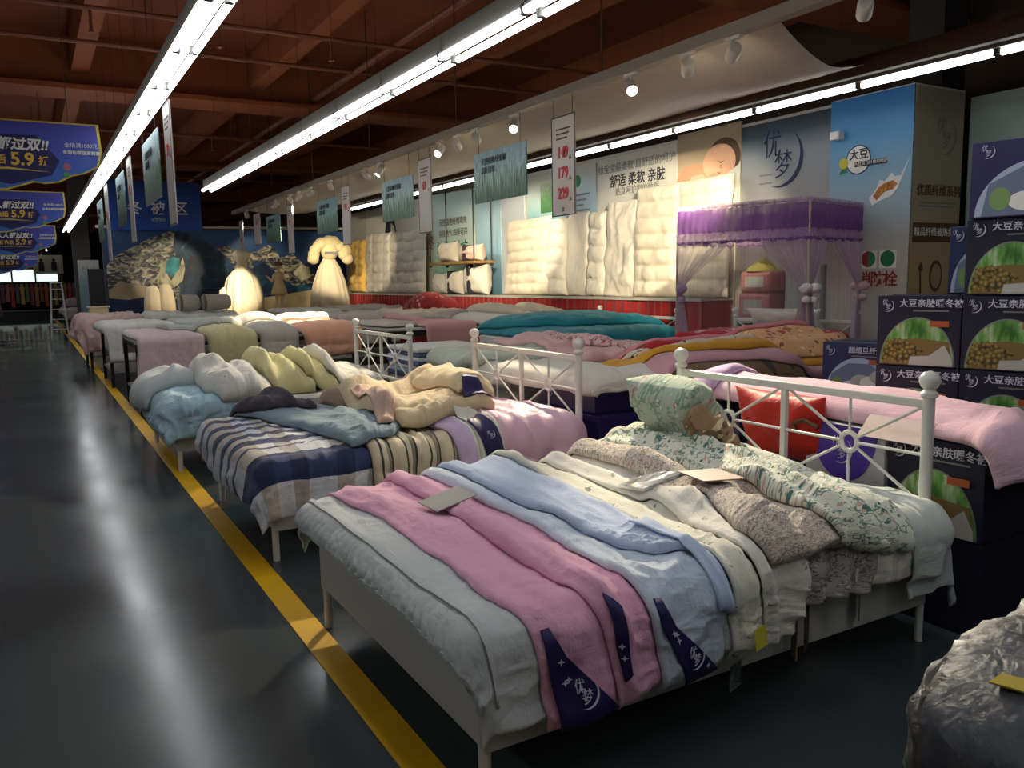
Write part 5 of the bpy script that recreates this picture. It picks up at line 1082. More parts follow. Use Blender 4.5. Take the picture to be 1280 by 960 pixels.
def sheer(name, col, op):
    if name in _M: return _M[name]
    m, n, l, b = newmat(name); out = n['Material Output']
    tr = n.new('ShaderNodeBsdfTransparent'); df = n.new('ShaderNodeBsdfDiffuse'); df.inputs[0].default_value = lin(col); tl = n.new('ShaderNodeBsdfTranslucent'); tl.inputs[0].default_value = lin(col)
    ms = n.new('ShaderNodeMixShader'); ms.inputs[0].default_value = 0.4; l.new(df.outputs[0], ms.inputs[1]); l.new(tl.outputs[0], ms.inputs[2])
    u = uvnode(n); mp = n.new('ShaderNodeMapping'); mp.inputs['Scale'].default_value = (26, 0.7, 1); l.new(u.outputs[0], mp.inputs[0])
    nz = n.new('ShaderNodeTexNoise'); nz.inputs['Scale'].default_value = 1; nz.inputs['Detail'].default_value = 3; l.new(mp.outputs[0], nz.inputs['Vector'])
    f = mth(n, l, 'ADD', op - 0.25, mth(n, l, 'MULTIPLY', nz.outputs['Fac'], 0.5)); f2 = n.new('ShaderNodeClamp'); l.new(f, f2.inputs[0])
    mx = n.new('ShaderNodeMixShader'); l.new(f2.outputs[0], mx.inputs[0]); l.new(tr.outputs[0], mx.inputs[1]); l.new(ms.outputs[0], mx.inputs[2]); l.new(mx.outputs[0], out.inputs['Surface'])
    _M[name] = m; return m
m_net = sheer('net_white', 'cdbfcb', 0.16); m_netg = sheer('net_gathered', 'd0c0d0', 0.62); m_val = sheer('net_purple', '80589a', 0.86); m_val2 = sheer('net_lilac', 'b89cc0', 0.66)
net = empty('mosquito_net', tuple(NB)); tag(net, 'mosquito net with a purple valance and gathered white curtains round its bed', 'bed net')
LX, LY, ZT = 1.21, 1.49, 2.3
cor = [(0, 0), (LX, 0), (LX, LY), (0, LY)]
NI = parent_inv(net)
def NBv(x, y, z): return tuple(NI @ Vector(nb(x, y, z)))
for i, (x, y) in enumerate(cor): MB().tube(NBv(x, y, 0), NBv(x, y, ZT), 0.011, n=10).obj('pole', mat('net_pole', 'b9aa98', .4), net, smooth=True)
for (a, b_) in ((0, 1), (1, 2), (2, 3), (3, 0)): MB().tube(NBv(*cor[a], ZT), NBv(*cor[b_], ZT), 0.012, n=10).obj('top_bar', mat('net_pole', 'b9aa98', .4), net, smooth=True)
def perimeter(t, off=0.0):
    per = 2 * (LX + LY); d = (t % 1.0) * per
    for (a, b_), L_ in (((0, 1), LX), ((1, 2), LY), ((2, 3), LX), ((3, 0), LY)):
        if d <= L_ or (a, b_) == (3, 0):
            f = d / L_; x = cor[a][0] + (cor[b_][0] - cor[a][0]) * f; y = cor[a][1] + (cor[b_][1] - cor[a][1]) * f
            ox, oy = {(0, 1): (0, -1), (1, 2): (1, 0), (2, 3): (0, 1), (3, 0): (-1, 0)}[(a, b_)]
            return x + ox * off, y + oy * off, d
        d -= L_
    return 0, 0, 0
def curtain(name, z0, z1, m, n_=360, off=.015, amp=.012, k=70, rows_=8):
    v, uv = [], []
    for j in range(rows_ + 1):
        z = z0 + (z1 - z0) * j / rows_
        for i in range(n_ + 1):
            t = i / n_; s_ = off + amp * math.sin(t * k * 2 * PI + math.sin(j * .7)) * (0.4 + 0.6 * (1 - j / rows_)) + .01 * float(vn(t * 60, j * .5))
            x, y, _ = perimeter(t, s_); v.append(NBv(x, y, z + (.008 * math.sin(t * 180) if j == 0 else 0))); uv.append((t * 5.4, z))
    f = [(j * (n_ + 1) + i, j * (n_ + 1) + i + 1, (j + 1) * (n_ + 1) + i + 1, (j + 1) * (n_ + 1) + i) for j in range(rows_) for i in range(n_)]
    return mobj(name, v, f, m, net, True, uv)
curtain('purple_valance', 2.03, 2.28, m_val); curtain('lilac_frill', 1.94, 2.04, m_val2, off=.02, amp=.014)
curtain('frill_hem', 1.925, 1.955, m_val, off=.024, amp=.014, rows_=2); curtain('top_ruffle', 2.28, 2.33, m_val2, off=.02, amp=.01, rows_=3)
v = [NBv(*c_, ZT + .004) for c_ in cor]; mobj('net_roof', v, [(0, 1, 2, 3)], m_net, net, False, [(0, 0), (1, 0), (1, 1), (0, 1)])
v, uv = [], []
for (p, q_) in ((cor[1], cor[2]), (cor[2], cor[3])):
    pass
def gathered(cx_, cy_, px_, py_, wide, label_bow, bowcol):
    """a net curtain drawn to a corner post and tied at mid height"""
    v, uv = [], []; nn, rr = 46, 26
    for j in range(rr + 1):
        z = 1.95 - (1.95 - 0.45) * j / rr
        tie = 1.42; d = (z - tie)
        wgt = min(1.0, abs(d) / .45); wd = 0.05 + (wide if d > 0 else 0.10) * wgt ** (1.3 if d > 0 else .7)
        for i in range(nn + 1):
            s_ = i / nn; u_ = (s_ * wd); fold = .028 * math.sin(s_ * 2 * PI * 6 + j * .05) * (0.5 + .5 * wgt)
            x = cx_ + px_ * u_ + py_ * fold; y = cy_ + py_ * u_ + px_ * fold
            v.append(NBv(x, y, z)); uv.append((s_ * 1.6, z))
    f = [(j * (nn + 1) + i, j * (nn + 1) + i + 1, (j + 1) * (nn + 1) + i + 1, (j + 1) * (nn + 1) + i) for j in range(rr) for i in range(nn)]
    mobj('gathered_curtain', v, f, m_netg, net, True, uv)
    b = MB(); x, y = cx_ + px_ * .04, cy_ + py_ * .04
    for k, (dx, dz, r) in enumerate(((-.055, .03, .06), (.055, .03, .06), (0, 0, .035), (-.04, -.08, .045), (.04, -.09, .045))):
        p = NBv(x + dx * (py_ + px_ * .6), y + dx * (px_ + py_ * .6) - .02, 1.43 + dz); b.ball(p, r, 12, 8, (1, 1, .85))
    b.obj('bow', mat('bow_' + label_bow, bowcol, .8, bump=.5, bs=40), net, smooth=True)
gathered(0.0, LY, 0, -1, .55, 'lilac', 'a892b4'); gathered(0.0, 0.0, 0, 1, .45, 'white', 'd8d0d6'); gathered(0.0, -0.0, 1, 0, .3, 'white', 'd8d0d6'); gathered(LX, 0.0, -1, 0, .6, 'rose', 'bda0a4')
for a, b_ in ((1, 2), (2, 3)):
    v, uv = [], []
    for j in range(2):
        for i in range(61):
            s_ = i / 60; x = cor[a][0] + (cor[b_][0] - cor[a][0]) * s_; y = cor[a][1] + (cor[b_][1] - cor[a][1]) * s_; w2 = .015 * math.sin(i * 1.1)
            v.append(NBv(x + w2, y + w2, (.5, 1.95)[j])); uv.append((s_ * 3, j * 1.5))
    mobj('net_wall', v, [(i, i + 1, i + 62, i + 61) for i in range(60)], m_net, net, True, uv)
# goods seen through the net against the wall
m_pinkpk = mat('pack_pink', 'c07f7a', .4, var=.1); m_shelfw = mat('shelf_white', 'c4c2ba', .5)
rk = empty('side_rack', (7.95, 7.1, 0)); tag(rk, 'low white rack with goods standing behind the mosquito net', 'rack')
MB().box((-.1, 0, 1.02), (.36, 1.0, .03)).obj('shelf', m_shelfw, rk); MB().box((-.1, 0, .4), (.36, 1.0, .03)).obj('shelf', m_shelfw, rk)
for yy in (-.48, .48): MB().box((-.1, yy, .52), (.34, .03, 1.03)).obj('side_panel', m_shelfw, rk)
for k, (yy, z, h_, lb) in enumerate(((7.3, 1.036, .34, 'pink bedding pack lying lower on the rack behind the net'), (7.28, 1.378, .26, 'pink bedding pack lying on top of the other behind the net'))):
    o = empty('bedding_pack', (7.82, yy, z)); tag(o, lb, 'package')
    MB().box((0, 0, h_ / 2), (.32, .5, h_)).obj('pack_body', m_pinkpk, o, bevel=.05, seg=4); MB().box((-.162, 0, h_ * .5), (.006, .3, h_ * .5)).obj('pack_label', m_clothp, o)
o = empty('lime_lamp_shade', (7.82, 7.3, 1.64)); tag(o, 'yellow green shade shaped cover on top of the pink packs', 'cover'); MB().lathe((0, 0, 0), [(.2, 0), (.19, .02), (.06, .14), (.02, .16)], 20).obj('cover', mat('lime_cover', 'a9a548', .6), o, smooth=True)
cb = empty('hydrant_cabinet', (7.92, 6.62, 0)); tag(cb, 'pale cabinet with a small black handle seen through the net', 'cabinet')
MB().box((-.06, 0, .85), (.24, .5, 1.7)).obj('body', mat('cabinet_pale', 'c0c2bb', .45), cb, bevel=.006); MB().box((-.186, 0, .9), (.012, .46, 1.5)).obj('door', mat('cabinet_door', 'b4b9b4', .4), cb, bevel=.003); MB().box((-.2, -.17, 1.42), (.02, .03, .09)).obj('handle', m_ink, cb)

# ================================================================ WALL DISPLAY
ct = empty('display_counter', (7.7, 14.9, 0)); tag(ct, 'long counter along the poster wall with a gathered red cloth skirt', 'counter')
MB().box((.02, 0, 1.285), (.58, 13.9, .03)).obj('counter_top', mat('counter_top', 'a49a8c', .5), ct); MB().box((-.268, 0, 1.285), (.012, 13.9, .035)).obj('price_rail', mat('rail_grey', 'b5b0a6', .4), ct)
v, uv = [], []; NN = 900
for j, z in enumerate((0.03, .4, .9, 1.27)):
    for i in range(NN + 1):
        t = i / NN; a = (.022, .02, .016, .006)[j]; v.append((-.25 - a * math.sin(i * .55 + 4 * float(vn(t * 40, 3))) * (1 + 1.2 * float(vn(t * 23, 8))) - .03 * float(vn(t * 60, j * .4)), -6.95 + 13.9 * t, z)); uv.append((t * 13.9, z))
f = [(j * (NN + 1) + i, j * (NN + 1) + i + 1, (j + 1) * (NN + 1) + i + 1, (j + 1) * (NN + 1) + i) for j in range(3) for i in range(NN)]
mobj('red_skirt', v, f, fplain('skirt_red', 'a3231f', '8a1a18'), ct, True, uv)
MB().box((.05, 0, .64), (.5, 13.8, 1.26)).obj('counter_body', mat('skirt_red_plain', '8f1f1c', .9), ct)
def hung_quilt(y0, y1, z0, z1, m, label, rows_=6, cols_=2, th=.07, x=7.86, puff=.05, lean=.06, seed=0.0, wr=.02, slit=None):
    """a quilt standing hung against the wall; y0 > y1, faces the aisle"""
    W_, H_ = y0 - y1, z1 - z0; nu, nv_ = max(30, int(W_ / .024)), max(40, int(H_ / .022)); S, T = np.meshgrid(np.linspace(0, 1, nu), np.linspace(0, 1, nv_))
    e = np.clip((1 - np.abs(2 * S - 1) ** 14) * (1 - np.abs(2 * T - 1) ** 14), 0, 1) ** .5
    cell = (np.abs(np.sin(PI * S * cols_)) ** .35) * (np.abs(np.sin(PI * (T * rows_ + .05 * np.sin(S * 7 + seed)))) ** .35)
    d = th * (.3 + .7 * e) + 1.5 * puff * (cell - .6) * e + wr * fbm(S * 5 * W_ + seed, T * 5 + seed, 4) * 2
    Y = y0 - S * W_ + .03 * fbm(T * 3 + seed, S * 0 + seed); Z = z0 + T * H_ + .02 * fbm(S * 4 + seed, T * 0 + 3); X = x - lean * (1 - T) - np.maximum(d, .01)
    A = np.stack([X, Y, Z], -1).reshape(-1, 3); B = A.copy(); B[:, 0] = (x - lean * (1 - T)).ravel(); N = nu * nv_; idx = np.arange(N).reshape(nv_, nu)
    q_ = np.stack([idx[:-1, :-1], idx[:-1, 1:], idx[1:, 1:], idx[1:, :-1]], -1).reshape(-1, 4)
    rim = np.concatenate([idx[0, :], idx[1:, -1], idx[-1, ::-1][1:], idx[::-1, 0][1:-1]]); rq = np.stack([rim, rim + N, np.roll(rim, -1) + N, np.roll(rim, -1)], -1)
    uv = np.stack([S * W_, T * H_], -1).reshape(-1, 2)
    o = mobj('hung_quilt', np.concatenate([A, B]), np.concatenate([q_, q_[:, ::-1] + N, rq]), m, None, True, np.concatenate([uv, uv])); tag(o, label, 'quilt', 'quilts hung along the poster wall')
    return o
F_w1 = fplain('hung_white', 'cfc9bb', 'c4beb0'); F_w2 = fplain('hung_ivory', 'd6cdb8', 'cbc2ac'); F_yel = fplain('hung_yellow', 'd9b45c', 'c9a24a')
hung_quilt(22.2, 21.15, 1.31, 2.7, F_yel, 'yellow quilted comforter standing at the far end of the wall', 6, 3, .14, seed=1)
for k, (a, b_) in enumerate(((21.1, 20.2), (20.25, 19.35), (19.4, 18.5), (18.55, 17.3))):
    hung_quilt(a, b_, 1.31, 2.82 - .02 * k, F_w1, 'grey white hung quilt, %s right of the yellow comforter' % ('first', 'second', 'third', 'fourth and widest')[k], 6, 2, .06 + .03 * (k % 2), seed=2 + k)
hung_quilt(13.6, 12.1, 1.31, 2.66, F_w2, 'bright ivory channel quilt glowing under a spotlight right of the shelf', 7, 1, .07, seed=7)
hung_quilt(12.12, 11.55, 1.31, 2.6, F_w1, 'narrow white quilt folded just right of the glowing ivory one', 5, 1, .1, seed=8)
hung_quilt(11.56, 10.98, 1.31, 2.66, F_w1, 'plain smooth white quilt left of the dark gap on the wall', 1, 1, .05, seed=9, puff=.0)
hung_quilt(10.93, 10.5, 1.31, 2.62, F_w1, 'narrow quilted white panel right of the dark gap on the wall', 5, 1, .08, seed=10)
hung_quilt(10.5, 9.78, 1.31, 2.74, F_w1, 'white quilt with diagonal creases beside the widest ivory one', 1, 1, .05, seed=11, puff=.0, wr=.04)
hung_quilt(9.75, 7.85, 1.31, 2.88, F_w2, 'widest ivory channel quilt, brightly lit, left of the mosquito net', 7, 2, .09, seed=12)
# hanging shelf on ropes, with pillows
sh = empty('hanging_shelf', (7.5, 14.95, 1.93)); tag(sh, 'wooden swing shelf hung on four dark ropes before the green poster', 'shelf')
MB().box((0, 0, 0), (.44, 2.1, .05)).obj('shelf_board', mat('shelf_wood', '8a6a3c', .6, var=.2), sh, bevel=.006)
m_rope = mat('dark_rope', '3a2f26', .8)
for sx, sy in ((-.19, .98), (-.19, -.98), (.19, .98), (.19, -.98)):
    r = MB().tube((sx, sy, .02), (sx, sy, 1.5), .014, n=8).obj('rope', m_rope, sh); MB().ball((sx, sy, -.04), .035, 10, 6).obj('knot', m_rope, r, smooth=True)
struct(MB().box((7.5, 14.95, 3.44), (.5, 2.3, .04)).obj('trim_7', m_dwall))
struct(MB().box((7.81, 14.95, 3.44), (.66, .1, .04)).obj('trim_8', m_dwall))
def pillow_thing(x, y, z, w_, h_, t_, m, label, R=None, band=None, cat='pillow'):
    o = empty('pillow', (x, y, z)); tag(o, label, cat)
    M_ = Matrix.Translation((0, 0, h_ / 2)) @ (R or Matrix()) @ frame_M((0, 0, 0), (0, -1, 0), (0, 0, 1))
    cushion('pillow_body', w_, h_, t_, m, M_, o, seed=x + y, wr=.02, n=18)
    if band: MB().box((0, 0, h_ / 2), (t_ * 1.08, w_ * .14, h_ * .92)).obj('pillow_band', m_ink, o, bevel=.02)
    return o
pillow_thing(7.5, 15.4, 1.955, .8, .42, .34, F_w2, 'large beige pillow on the left of the hanging shelf')
pillow_thing(7.5, 14.4, 1.955, .9, .32, .36, fplain('pillow_pinkish', 'cfb3a4', 'c2a596'), 'pinkish rolled pillow with a dark band on the hanging shelf', None, True)
pillow_thing(7.6, 16.0, 1.3, .7, .45, .3, F_w1, 'white pillow leaning on the counter under the hanging shelf, left one')
pillow_thing(7.55, 15.25, 1.3, .7, .5, .34, F_w1, 'white pillow with a dark band under the hanging shelf', None, True)
pillow_thing(7.6, 14.4, 1.3, .9, .62, .4, F_w1, 'tall pale pillow with a black belt under the right side of the shelf', None, True)
hp = empty('red_bundle', (6.9, 14.8, 1.0)); 

# ================================================================ BLACK FRAMED TABLES
m_black = mat('black_frame', '16161a', .4, var=0)
m_tab = mat('table_top', 'a9a79e', .6)
def table(x, y, W_, D, H_, label):
    t = empty('display_table', (x, y, 0)); tag(t, label, 'table')
    MB().box((W_ / 2, D / 2, H_ - .03), (W_, D, .03)).obj('table_top', m_tab, t)
    for sx in (0.03, W_ - 0.03):
        for sy in (0.03, D - 0.03): MB().box((sx, sy, (H_ - .045) / 2), (.05, .05, H_ - .045)).obj('leg', m_black, t)
        MB().box((sx, D / 2, H_ - .07), (.05, D - .11, .05)).obj('end_rail', m_black, t)
    for sy in (0.03, D - .03): MB().box((W_ / 2, sy, H_ - .07), (W_ - .11, .05, .05)).obj('long_rail', m_black, t)
    MB().box((W_ / 2, D / 2, .25), (W_ - .04, D - .04, .03)).obj('lower_shelf', m_tab, t)
    return t
F_tp = fplain('table_pink', 'd9c2c6', 'd0b7bc'); F_ty = fplain('table_yellow', 'd0ca9c', 'c6c090'); F_tg = fplain('table_grey', 'bab4aa', 'b0aaa0'); F_tw = fplain('table_white', 'd6d6d0', 'cbccc6')
F_tpe = fplain('table_peach', 'e0ad92', 'd8a286'); F_tgr = fplain('table_greygreen', 'bcc3bb', 'b2b9b1'); F_tcr = fplain('table_cream', 'd8ccb6', 'cfc2aa'); F_tro = fplain('table_rose', 'c99a98', 'c08f8e')
table(1.06, 11.0, 2.84, 1.6, .93, 'black framed table nearest the aisle, carrying pink, yellow and grey quilts')
T1 = Pile(1.06, 3.9, 11.0, 12.6, .93, .05, .06)
T1.lay('quilt', [(1.06, 12.9, 1.86, 12.9), (1.06, 12, 1.86, 12), (1.08, 11, 1.86, 11), (1.04, 10.42, 1.84, 10.42)], .06, F_tp, 'dusty pink quilt hanging over the front of the nearest black table', seed=101, cell=0)
T1.lay('quilt', [(1.9, 12.6, 2.52, 12.6), (1.9, 11.8, 2.52, 11.8), (1.9, 11, 2.52, 11), (1.92, 10.6, 2.5, 10.6)], .12, F_ty, 'butter yellow quilt pad between the pink and grey ones', seed=102, edge=2.2)
T1.lay('quilt', [(2.55, 12.6, 3.06, 12.6), (2.55, 11.8, 3.06, 11.8), (2.55, 11, 3.06, 11), (2.55, 10.56, 3.04, 10.56)], .14, F_tg, 'taupe grey folded quilt on the nearest black table', seed=103, edge=2.2, cell=.5, puff=.03)
T1.lay('quilt', [(3.1, 12.4, 3.98, 12.4), (3.1, 11.7, 3.98, 11.7), (3.12, 11.02, 3.95, 11.02), (3.2, 10.62, 3.9, 10.66)], .12, F_tpe, 'peach pink quilted comforter at the right end of the nearest black table', seed=104, cell=.3, puff=.03)
T1.lay('quilt', [(2.3, 12.7, 3.9, 12.7), (2.3, 12.3, 3.9, 12.3), (2.4, 11.95, 3.8, 11.95)], .10, F_white2, 'white quilt shining under a spotlight behind the grey quilt', seed=105)
T1.lay('quilt', [(1.5, 12.7, 2.3, 12.7), (1.5, 12.2, 2.3, 12.2), (1.55, 11.75, 2.2, 11.75)], .05, fprint('print_grey_lace', 'b0b4ae', ['8a8f8a'], 14, .3), 'grey lace patterned quilt lying behind the pink one', seed=106, wr=.02)
table(1.0, 14.3, 2.9, 1.6, .93, 'second black framed table along the aisle, under white quilts')
T2 = Pile(1.0, 3.9, 14.3, 15.9, .93, .05, .06)
T2.lay('quilt', [(.9, 16, 2.0, 16), (.9, 15, 2.0, 15), (.92, 14.3, 2.0, 14.3), (.95, 13.75, 2.0, 13.75)], .08, F_tw, 'white quilt hanging in folds from the second black table', seed=111, cell=.5, puff=.02)
T2.lay('quilt', [(2.05, 16, 3.0, 16), (2.05, 15, 3.0, 15), (2.05, 14.3, 3.0, 14.3), (2.1, 13.9, 2.95, 13.9)], .08, F_tgr, 'grey green quilt on the second black table', seed=112)
T2.lay('quilt', [(3.05, 16, 3.9, 16), (3.05, 15, 3.9, 15), (3.05, 14.3, 3.9, 14.3), (3.1, 13.9, 3.9, 13.9)], .10, F_tcr, 'cream quilt at the right end of the second black table', seed=113)
table(.9, 17.6, 3.0, 1.6, .92, 'third black framed table along the aisle, under pink quilts')
T3 = Pile(.9, 3.9, 17.6, 19.2, .92, .05, .1)
T3.lay('quilt', [(.55, 19.4, 1.9, 19.4), (.5, 18.4, 1.9, 18.4), (.5, 17.6, 1.9, 17.6), (.6, 17.0, 1.85, 17.05)], .10, fplain('table_rosewhite', 'cdb0ae', 'c4a8a4'), 'rosy white comforter spilling over the aisle end of the third table', seed=121, wr=.05, wave=.06)
T3.lay('quilt', [(1.95, 19.2, 3.8, 19.2), (1.95, 18.4, 3.8, 18.4), (2.0, 17.6, 3.7, 17.6)], .12, F_tw, 'white comforter in the middle of the third table', seed=122, wr=.04)
table(4.35, 11.0, 3.0, 1.6, .93, 'black framed table of the middle row under pink and cream quilts')
U1 = Pile(4.35, 7.35, 11.0, 12.6, .93, .05, .06)
U1.lay('quilt', [(4.4, 12.8, 5.15, 12.8), (4.4, 12, 5.15, 12), (4.45, 11.3, 5.1, 11.3)], .06, F_tg, 'grey brown quilt lying flat left of the rose quilt on the middle table', seed=131)
U1.lay('quilt', [(4.92, 12.8, 5.75, 12.8), (4.92, 12, 5.75, 12), (4.92, 11, 5.75, 11), (4.94, 10.42, 5.74, 10.42)], .06, F_tro, 'rose pink quilt hanging over the front of the middle table', seed=132)
U1.lay('quilt', [(5.8, 12.6, 6.55, 12.6), (5.8, 11.8, 6.55, 11.8), (5.8, 11, 6.55, 11), (5.82, 10.4, 6.5, 10.42)], .14, F_tw, 'thick white comforter folded next to the rose quilt', seed=133, edge=2.2)
U1.lay('quilt', [(6.3, 12.4, 7.0, 12.4), (6.3, 11.7, 7.0, 11.7), (6.35, 11, 7.0, 11), (6.4, 10.6, 6.9, 10.6)], .18, F_tcr, 'cream puffy comforter right of the thick white one', seed=134, edge=2.2, wr=.05)
U1.lay('quilt', [(6.9, 12.3, 7.5, 12.3), (6.9, 11.6, 7.5, 11.6), (6.95, 11, 7.45, 11)], .22, F_tcr, 'last cream comforter at the wall end of the middle table', seed=135, edge=2.2, wr=.05)
U1.lay('quilt', [(5.3, 12.9, 6.2, 12.9), (5.3, 12.4, 6.2, 12.4), (5.4, 11.9, 6.1, 11.9)], .05, fprint('print_grey_lace2', 'a99f98', ['8d837c'], 12, .3), 'grey rose lace quilt behind the rose pink one', seed=136)
o = empty('linen_stack', (3.66, 8.36, 0)); tag(o, 'stack of folded blue, white and navy linen behind the third headboard', 'linen')
zz = 0.50; MB().box((.45, .45, .25), (.9, .9, .50)).obj('plinth', m_ironb, o)
for k, c in enumerate(('2c3550', '8fa0b8', 'c9ccd0', '3a4a74', 'b4bac4', '55688e', 'd0d0cc')):
    MB().box((.45 + .01 * (k % 3), .45, zz + .025), (.94, .92, .048)).obj('folded_sheet', fplain('linen_%d' % k, c, c), o, bevel=.018, seg=3); zz += .05
for k, (yy, lb, la, lb2) in enumerate(((14.3, 'black framed table of the middle row, second from the front', 'grey quilt on the second middle table', 'taupe quilt at the right end of the second middle table'), (17.6, 'black framed table of the middle row, last before the gowns', 'pale quilt on the last middle table', 'brown grey quilt on the last middle table'))):
    table(4.25, yy, 3.0, 1.6, .95, lb); Q_ = Pile(4.25, 7.25, yy, yy + 1.6, .95, .05, .06)
    Q_.lay('quilt', [(4.7, yy + 1.8, 5.9, yy + 1.8), (4.7, yy + .8, 5.9, yy + .8), (4.72, yy, 5.9, yy), (4.75, yy - .5, 5.85, yy - .5)], .07, F_tg if k == 0 else F_tw, la, seed=141 + k)
    Q_.lay('quilt', [(6.0, yy + 1.8, 7.3, yy + 1.8), (6.0, yy + .8, 7.3, yy + .8), (6.02, yy, 7.3, yy), (6.05, yy - .3, 7.2, yy - .3)], .10, F_tcr if k == 0 else F_tg, lb2, seed=151 + k, wr=.04)
def heap(x, y, z, w_, d, h_, m, label, seed, cat='quilt'):
    p = Pile(x - w_ / 2, x + w_ / 2, y - d / 2, y + d / 2, z, .03, .1)
    return p.lay('folded_quilt', [(x - w_ / 2, y + d / 2, x + w_ / 2, y + d / 2), (x - w_ / 2, y, x + w_ / 2, y), (x - w_ / 2, y - d / 2, x + w_ / 2, y - d / 2)], h_, m, label, cat, seed=seed, edge=2.1, wr=.05)
F_redrose = fprint('print_dark_red', '8f3034', ['b06a64', '5a2024', 'cfa6a0'], 8, .35)
heap(6.75, 14.75, 1.02, .95, .6, .34, F_redrose, 'dark red flowered quilt heap before the hanging shelf', 1)
bpy.data.objects.remove(hp)

# ================================================================ GOWNS AND FIGURES BEFORE THE MURAL
pf = empty('display_platform', (4.6, 21.1, 0)); tag(pf, 'low cloth covered platform carrying the white gowns before the mural', 'platform')
MB().box((0, 0, .44), (5.4, 2.2, .86)).obj('platform_body', fplain('platform_cloth', '9c8a70', '8f7e66'), pf); MB().box((0, 0, .885), (5.46, 2.3, .03)).obj('platform_top', mat('platform_top', 'b09c80', .7), pf)
def skirt(name, x, y, z, prof, m, folds, label=None, parent=None, amp=.07, sy=.6, seed=0.0):
    n_ = 72; v, uv = [], []
    for r, h_ in prof:
        for i in range(n_):
            t = 2 * PI * i / n_; k = 1 + amp * math.sin(folds * t + seed + 1.3 * h_) * min(1, 1.4 * r) + .05 * math.sin(3 * t + seed)
            v.append((x + r * k * math.cos(t), y + r * k * sy * math.sin(t), z + h_)); uv.append((t * .3, h_))
    f = [(j * n_ + i, j * n_ + (i + 1) % n_, (j + 1) * n_ + (i + 1) % n_, (j + 1) * n_ + i) for j in range(len(prof) - 1) for i in range(n_)]
    f += [tuple(reversed(range(n_))), tuple(range((len(prof) - 1) * n_, len(prof) * n_))]
    return mobj(name, v, f, m, parent, True, uv)
F_gown = fplain('gown_ivory', 'd9ccb0', 'cdbf9f')
g = empty('draped_gown', (2.58, 20.6, .9)); tag(g, 'short pair of ivory draped quilts, smallest of the gown shapes', 'gown')
for dx, h_ in ((-.14, .66), (.14, .7)): skirt('drape', dx, 0, 0, [(.2, 0), (.19, .3), (.16, .55), (.10, h_), (.03, h_ + .03)], F_gown, 9, parent=g, seed=dx)
g = empty('draped_gown', (4.45, 20.5, .9)); tag(g, 'wide ivory gown blazing under a spotlight, with a tied top', 'gown')
skirt('drape', 0, 0, 0, [(.47, 0), (.46, .3), (.42, .6), (.36, .82), (.22, 1.0), (.09, 1.1), (.07, 1.14), (.16, 1.28), (.22, 1.4), (.12, 1.5), (.02, 1.46)], F_gown, 11, parent=g, amp=.09)
skirt('side_puff', -.42, .05, 0, [(.14, 0), (.16, .25), (.12, .55), (.04, .62)], F_gown, 7, parent=g)
g = empty('draped_gown', (6.6, 20.5, .9)); tag(g, 'tall beige gown topped with a broad ruffled collar, rightmost of the gown shapes', 'gown')
skirt('drape', 0, 0, 0, [(.50, 0), (.48, .3), (.40, .7), (.28, 1.05), (.14, 1.3), (.10, 1.36), (.05, 1.40)], F_gown, 13, parent=g, amp=.09)
F_ruf = fplain('ruffle_cream', 'd6c79c', 'c4b180')
for k in range(13):
    a = PI * (k / 12); random.seed(k); rr = .42 + random.uniform(-.05, .06)
    b = MB(); b.ball((rr * math.cos(a), -.06, 1.28 + .44 * math.sin(a)), .14 + random.uniform(-.02, .03), 14, 10, (1, .7, .9))
    b.v = [(x + .025 * float(fbm(x * 14 + k, z * 14)), y + .025 * float(fbm(z * 14, x * 14 + k)), z) for x, y, z in b.v]; b.obj('ruffle_puff', F_ruf if False else mat('ruffle_puff', 'd2c294', .9, bump=.9, bs=30), g, smooth=True)
MB().ball((0, -.05, 1.46), .22, 18, 12, (1, .7, 1)).obj('collar_centre', mat('ruffle_puff', 'd2c294', .9), g, smooth=True)
MB().box((0, -.2, 1.42), (.36, .04, .07)).obj('collar_band', m_grey, g, bevel=.02)
